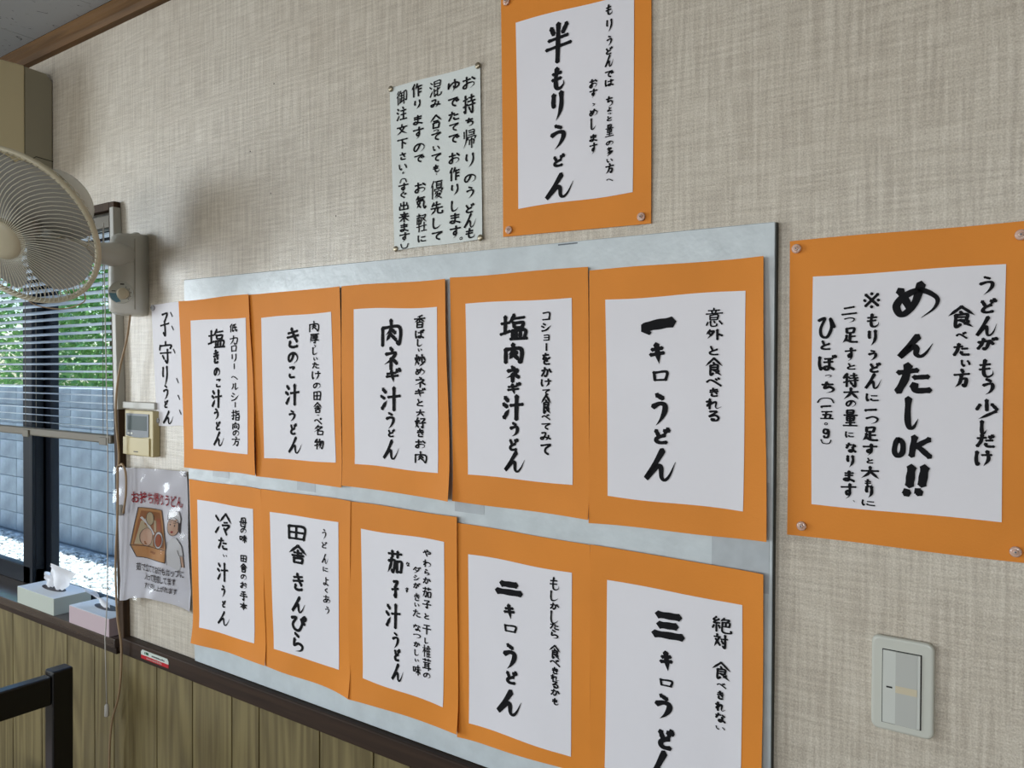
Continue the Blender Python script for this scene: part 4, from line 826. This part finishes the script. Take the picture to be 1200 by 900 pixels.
MB().lathe([(.0135, .001), (.0135, .009), (.0118, .012), (.004, .0125)], DM @ Matrix.Translation((.006, -.003, 0)), 28).build('control_knob', LABELC, br, smooth=True)
def side(pts, name, mt):
    m = MB(); n = len(pts); m.v = [tuple(DM @ Vector((a, b, .0022))) for a, b in pts]; m.f = [tuple(range(n))]
    return m.build(name, mt, br, fix=False)
side([(-.0255, -.002), (-.009, -.002), (-.007, -.012), (.001, -.022), (-.010, -.0245), (-.020, -.017)], 'dial_print', DIALB)
for a in (-50, -20, 10, 40, 70): y, z = .006+.0172*math.cos(R(a)), -.003+.0172*math.sin(R(a)); side([(y-.0009, z-.0009), (y+.0009, z-.0009), (y+.0009, z+.0009), (y-.0009, z+.0009)], 'dial_mark', BLACK)
side([(-.001, .0185), (.008, .0185), (.008, .0212), (-.001, .0212)], 'dial_mark', BLACK); side([(-.020, .002), (-.011, .002), (-.011, .004), (-.020, .004)], 'dial_mark', BLACK)
MB().lathe([(.009, 0), (.009, .005), (.006, .007)], Matrix.Translation((-1.850, -.020, 1.886)), 16).build('screw_cap', FANB, br, smooth=True)
# loose wire hanging under the cage
c = FP(RR, R(-60), -.02); 
MB().tube(catmull([FP(RR, R(-112), 0), FP(RR+.022, R(-105), -.004), FP(RR+.030, R(-88), -.01), FP(RR+.024, R(-70), -.01), FP(RR+.004, R(-62), -.004), FP(RR-.005, R(-58), 0)], 6), .0013, 6).build('wire_loop', CORDB, fan, smooth=True)
# power cord
pts = [(-1.856, -.030, 1.705), (-1.865, -.036, 1.63), (-1.894, -.040, 1.545), (-1.905, -.042, 1.455), (-1.903, -.036, 1.35), (-1.895, -.040, 1.318), (-1.875, -.042, 1.322), (-1.863, -.040, 1.30), (-1.866, -.038, 1.25), (-1.878, -.038, 1.20)]
tag(MB().tube(catmull(pts, 6), .0028, 8).build('power_cord', CORDB, smooth=True), 'tan power cord looping down from the fan past the controller', 'cord')
pts = [(-1.889, -.046, 1.318), (-1.890, -.046, 1.2), (-1.900, -.046, 1.072), (-1.896, -.044, .944), (-1.888, -.038, .86), (-1.902, -.036, .749), (-1.943, -.034, .655), (-1.955, -.034, .54), (-1.955, -.034, .30)]
tag(MB().tube(catmull(pts, 6), .0027, 8).build('power_cord', CORDB, smooth=True), 'tan cord hanging down the jamb and over the olive boards below the rail', 'cord')
tag(MB().lathe([(.004, .012), (.007, .009), (.008, -.010), (.005, -.014)], Matrix.Translation((-1.905, -.031, 1.205)), 14).build('cord_toggle', DUCT, smooth=True), 'small grey cord toggle against the jamb left of the leaflet', 'toggle')

# ---------------------------------------------------------------- air conditioner (its end is seen)
t = thing('air_conditioner', 'yellowed air conditioner high on the wall in the upper left corner', 'air conditioner', (-2.72, 0, 2.04))
X0, X1 = -3.13, -2.315
def endprof(pts, x0, x1):
    m = MB(); n = len(pts); m.v = [(x1, y, z) for y, z in pts]+[(x0, y, z) for y, z in pts]
    m.f = [tuple(range(n)), tuple(range(2*n-1, n-1, -1))]+[(i, n+i, n+(i+1) % n, (i+1) % n) for i in range(n)]; return m
endprof([(-.001, 2.365), (-.018, 2.384), (-.074, 2.387), (-.074, 2.06), (-.02, 2.04), (-.001, 2.05)], X0, X1).build('rear_case', ACS, t, bevel=.003)
fc = endprof([(-.0745, 2.388), (-.15, 2.385), (-.19, 2.36), (-.20, 2.30), (-.198, 2.14), (-.17, 2.085), (-.0745, 2.06)], X0-.003, X1+.003).build('front_cover', ACF, t, bevel=.004)
MB().box(X0+.05, X1-.06, -.165, -.10, 2.055, 2.088).build('louvre', ACF, t)
MB().tube([(X1+.001, -.001, 2.142), (X1+.001, -.045, 2.146), (X1+.001, -.058, 2.135), (X1+.001, -.062, 2.10)], .0010, 5).build('panel_seam', BLACK, t)

# ---------------------------------------------------------------- chair back at the lower left
t = thing('dining_chair', 'black wooden chair whose back frame shows at the lower left', 'chair', (-2.0, -.45, 0))
cx = -2.02; yb, ya = -.10, -.55
MB().box(cx-.02, cx+.022, yb-.050, yb, 0, .812).build('back_post', BLACKW, t, bevel=.005)
MB().box(cx-.02, cx+.022, ya, ya+.05, 0, .812).build('back_post', BLACKW, t, bevel=.005)
MB().box(cx-.014, cx+.018, ya+.05, yb-.050, .730, .800).build('top_rail', BLACKW, t, bevel=.004)
MB().box(cx-.012, cx+.016, ya+.05, yb-.050, .40, .46).build('lower_rail', BLACKW, t, bevel=.004)
MB().box(cx-.44, cx+.03, ya, yb, .40, .44).build('seat', SEATM, t, bevel=.01)
for y in (ya, yb-.045): MB().box(cx-.43, cx-.39, y, y+.045, 0, .42).build('leg', BLACKW, t, bevel=.004)

# ---------------------------------------------------------------- leaflet in a plastic sleeve
t = thing('sleeved_leaflet', 'plastic-sleeved takeaway leaflet with red heading, below the controller', 'leaflet', (-1.78, -.006, .98))
def bagpt(u, v, lift=0):       # u across, v down
    top = Vector((-1.928+.2695*u, 1.309+.008*u)); bot = Vector((-1.912+.2675*u, (.979 if u > .1 else .975)+.010*u))
    p = top.lerp(bot, v); y = .024-.017*min(1, u*3.2) + .003*math.sin(u*9+v*3) + .0025*math.sin(v*7+u*4)*(u > .02) + .005*max(0, v-.85)/.15
    if v > .85: p.y += .012*(v-.85)/.15*math.sin(u*3.1)
    return Vector((p.x, -(y+lift), p.y))
MB().grid(lambda u, v: bagpt(u, v, 0), 24, 28).build('printed_sheet', LEAFLET, t, smooth=True, solid=.0004, fix=False)
MB().grid(lambda u, v: bagpt(1.025-1.06*u, -.005+1.02*v, .0075)+Vector((0, -.0012*math.sin(u*17+v*11)-.001*math.sin(v*29-u*13), 0)), 40, 44).build('plastic_sleeve', BAG, t, smooth=True, fix=False)
# printed picture: drawn in sheet coordinates (px of a 450 x 900 drawing of the sheet)
def UV(px, py): return (px-12)/405, (py-30-.075*0*px)/800
def on_sheet(px, py, lift): 
    lift = lift*2+.0004
    u = (px-12-(py/900)*8)/396; v = (py-(25+.125*px))/(752+.1*px); return bagpt(u, v, lift)
def flat(name, poly, mt, lift, parent=t):
    bm = bmesh.new(); bm.faces.new([bm.verts.new((px, py, 0)) for px, py in poly])
    bmesh.ops.triangulate(bm, faces=bm.faces[:])
    for _ in range(3):
        long_ = [e for e in bm.edges if e.calc_length() > 24]
        if long_: bmesh.ops.subdivide_edges(bm, edges=long_, cuts=1); bmesh.ops.triangulate(bm, faces=bm.faces[:])
    for v in bm.verts: v.co = on_sheet(v.co.x, v.co.y, lift)
    me = bpy.data.meshes.new(name); bm.to_mesh(me); bm.free(); me.materials.append(mt)
    o = bpy.data.objects.new(name, me); C.objects.link(o); attach(o, parent); return o
def ell(cx, cy, a, b, k=20): return [(cx+a*math.cos(2*math.pi*i/k), cy+b*math.sin(2*math.pi*i/k)) for i in range(k)]
def line(name, pts, w_, mt, lift, closed=False, parent=t):
    m = MB(); P = [Vector(p) for p in pts]; n = len(P)
    for i in range(n if closed else n-1):
      A, B = P[i], P[(i+1) % n]; nn = max(1, int((B-A).length/18))
      for q_ in range(nn):
        a, b = A.lerp(B, q_/nn), A.lerp(B, (q_+1)/nn); d = (b-a)
        if d.length < .01: continue
        d.normalize(); q = Vector((-d.y, d.x))*w_/2; k = len(m.v)
        m.v += [tuple(on_sheet(*(a-q-d*w_*.3), lift)), tuple(on_sheet(*(a+q-d*w_*.3), lift)), tuple(on_sheet(*(b+q+d*w_*.3), lift)), tuple(on_sheet(*(b-q+d*w_*.3), lift))]; m.f.append((k, k+1, k+2, k+3))
    return m.build(name, mt, parent, fix=False)
boxo = [(115, 265), (252, 290), (275, 420), (290, 500), (285, 590), (95, 548), (68, 478), (90, 370)]
flat('printed_food_box', boxo, TAN, .0006); line('printed_outline', boxo, 3.5, GREYINK, .0012, True)
flat('printed_box_inside', [(125, 285), (238, 305), (262, 420), (278, 508), (78, 476), (98, 380)], TAND, .0008)
line('printed_outline', [(68, 478), (282, 518)], 3.5, GREYINK, .0012)
flat('printed_tray', [(120, 345), (150, 330), (190, 420), (190, 495), (85, 473)], BUFF, .0009)
for (a, b, c_, d_, mt) in [(172, 335, 24, 38, BUFF), (150, 440, 38, 52, SKIN), (235, 460, 35, 48, WPRINT), (235, 462, 26, 36, MUD)]:
    e = ell(a, b, c_, d_); flat('printed_dish', e, mt, .0010 if mt != MUD else .0012); line('printed_outline', e, 2.5, GREYINK, .0014, True)
flat('printed_dish', [(215, 335), (240, 338), (252, 405), (222, 398)], MUD, .0011); flat('printed_dish', [(195, 345), (210, 350), (212, 415), (198, 410)], BUFF, .0011)
line('printed_outline', [(125, 325), (195, 425)], 11, WPRINT, .0012); line('printed_outline', [(178, 525), (210, 535)], 12, TAND, .0012)
# cook in a round white cap
flat('printed_cook', [(300, 330), (310, 298), (345, 290), (372, 310), (378, 350), (372, 372), (335, 350), (298, 340)], WPRINT, .0008)
flat('printed_cook', ell(332, 385, 36, 52), SKIN, .0008); flat('printed_cook', [(362, 365), (376, 368), (374, 430), (360, 405)], GREYINK, .0010)
flat('printed_cook', [(300, 470), (330, 445), (355, 455), (382, 500), (388, 555), (366, 552), (360, 640), (300, 600), (290, 530)], WPRINT, .0007)
line('printed_outline', [(298, 342), (300, 318), (312, 298), (345, 291), (370, 308), (378, 345), (374, 372), (335, 350), (298, 342)], 3, GREYINK, .0013)
line('printed_outline', ell(332, 385, 36, 52), 2.5, GREYINK, .0012, True); line('printed_outline', [(300, 470), (290, 530), (298, 600)], 2.5, GREYINK, .0012)
line('printed_outline', [(352, 450), (380, 495), (388, 555), (365, 550), (358, 520)], 2.5, GREYINK, .0012); line('printed_outline', [(370, 556), (376, 618)], 2.5, GREYINK, .0012); line('printed_outline', [(386, 558), (390, 620)], 2.5, GREYINK, .0012)
flat('printed_cook', [(370, 556), (386, 558), (390, 620), (376, 618)], SKIN, .0009)
for a in ((316, 372), (342, 380)): flat('printed_cook', ell(*a, 4, 5, 8), GREYINK, .0012); line('printed_outline', [(a[0]-8, a[1]-16), (a[0]+8, a[1]-14)], 3, GREYINK, .0013)
flat('printed_cook', ell(326, 415, 8, 6, 10), RED, .0012)
# printed words, set in Blender's own gothic font
def words(text, x, y, size, dx, slope, mt, name, bold):
    cu = bpy.data.curves.new(name, 'FONT'); cu.body = text; cu.size = 1; cu.resolution_u = 2; cu.offset = bold
    o = bpy.data.objects.new(name, cu); C.objects.link(o); bpy.context.view_layer.update()
    me = bpy.data.meshes.new_from_object(o.evaluated_get(bpy.context.evaluated_depsgraph_get()))
    bpy.data.objects.remove(o)
    bm = bmesh.new(); bm.from_mesh(me)
    xs = [v.co.x for v in bm.verts]; w0, w1 = min(xs), max(xs)
    for v in bm.verts:
        f = (v.co.x-w0)/(w1-w0); v.co = on_sheet(x+dx*f, y+slope*f-size*(v.co.y-.35), .0014)
    bm.to_mesh(me); bm.free(); me.materials.clear(); me.materials.append(mt)
    o = bpy.data.objects.new(name, me); C.objects.link(o); attach(o, t)
words('お持ち帰りうどん', 90, 205, 72, 298, 48, RED, 'red_heading', .02)
words('茹で立てでお汁もカップに', 95, 605, 46, 290, 56, GREYINK, 'printed_line', .018)
words('入って完成してます', 140, 662, 46, 198, 42, GREYINK, 'printed_line', .018)
words('すぐ召し上がれます', 143, 718, 46, 200, 44, GREYINK, 'printed_line', .018)
# small wall blemishes
m = MB()
for x, z in ((-1.36, 1.93), (-1.16, 1.86), (-.98, 1.84), (-1.35, 2.16), (-1.43, 2.03), (-1.83, 1.445)): m.prism([(x-.0016, z), (x, z+.0016), (x+.0016, z), (x, z-.0014)], -.0006, -.0002)
bl2 = m.build('nail_hole', BLACK, wall)
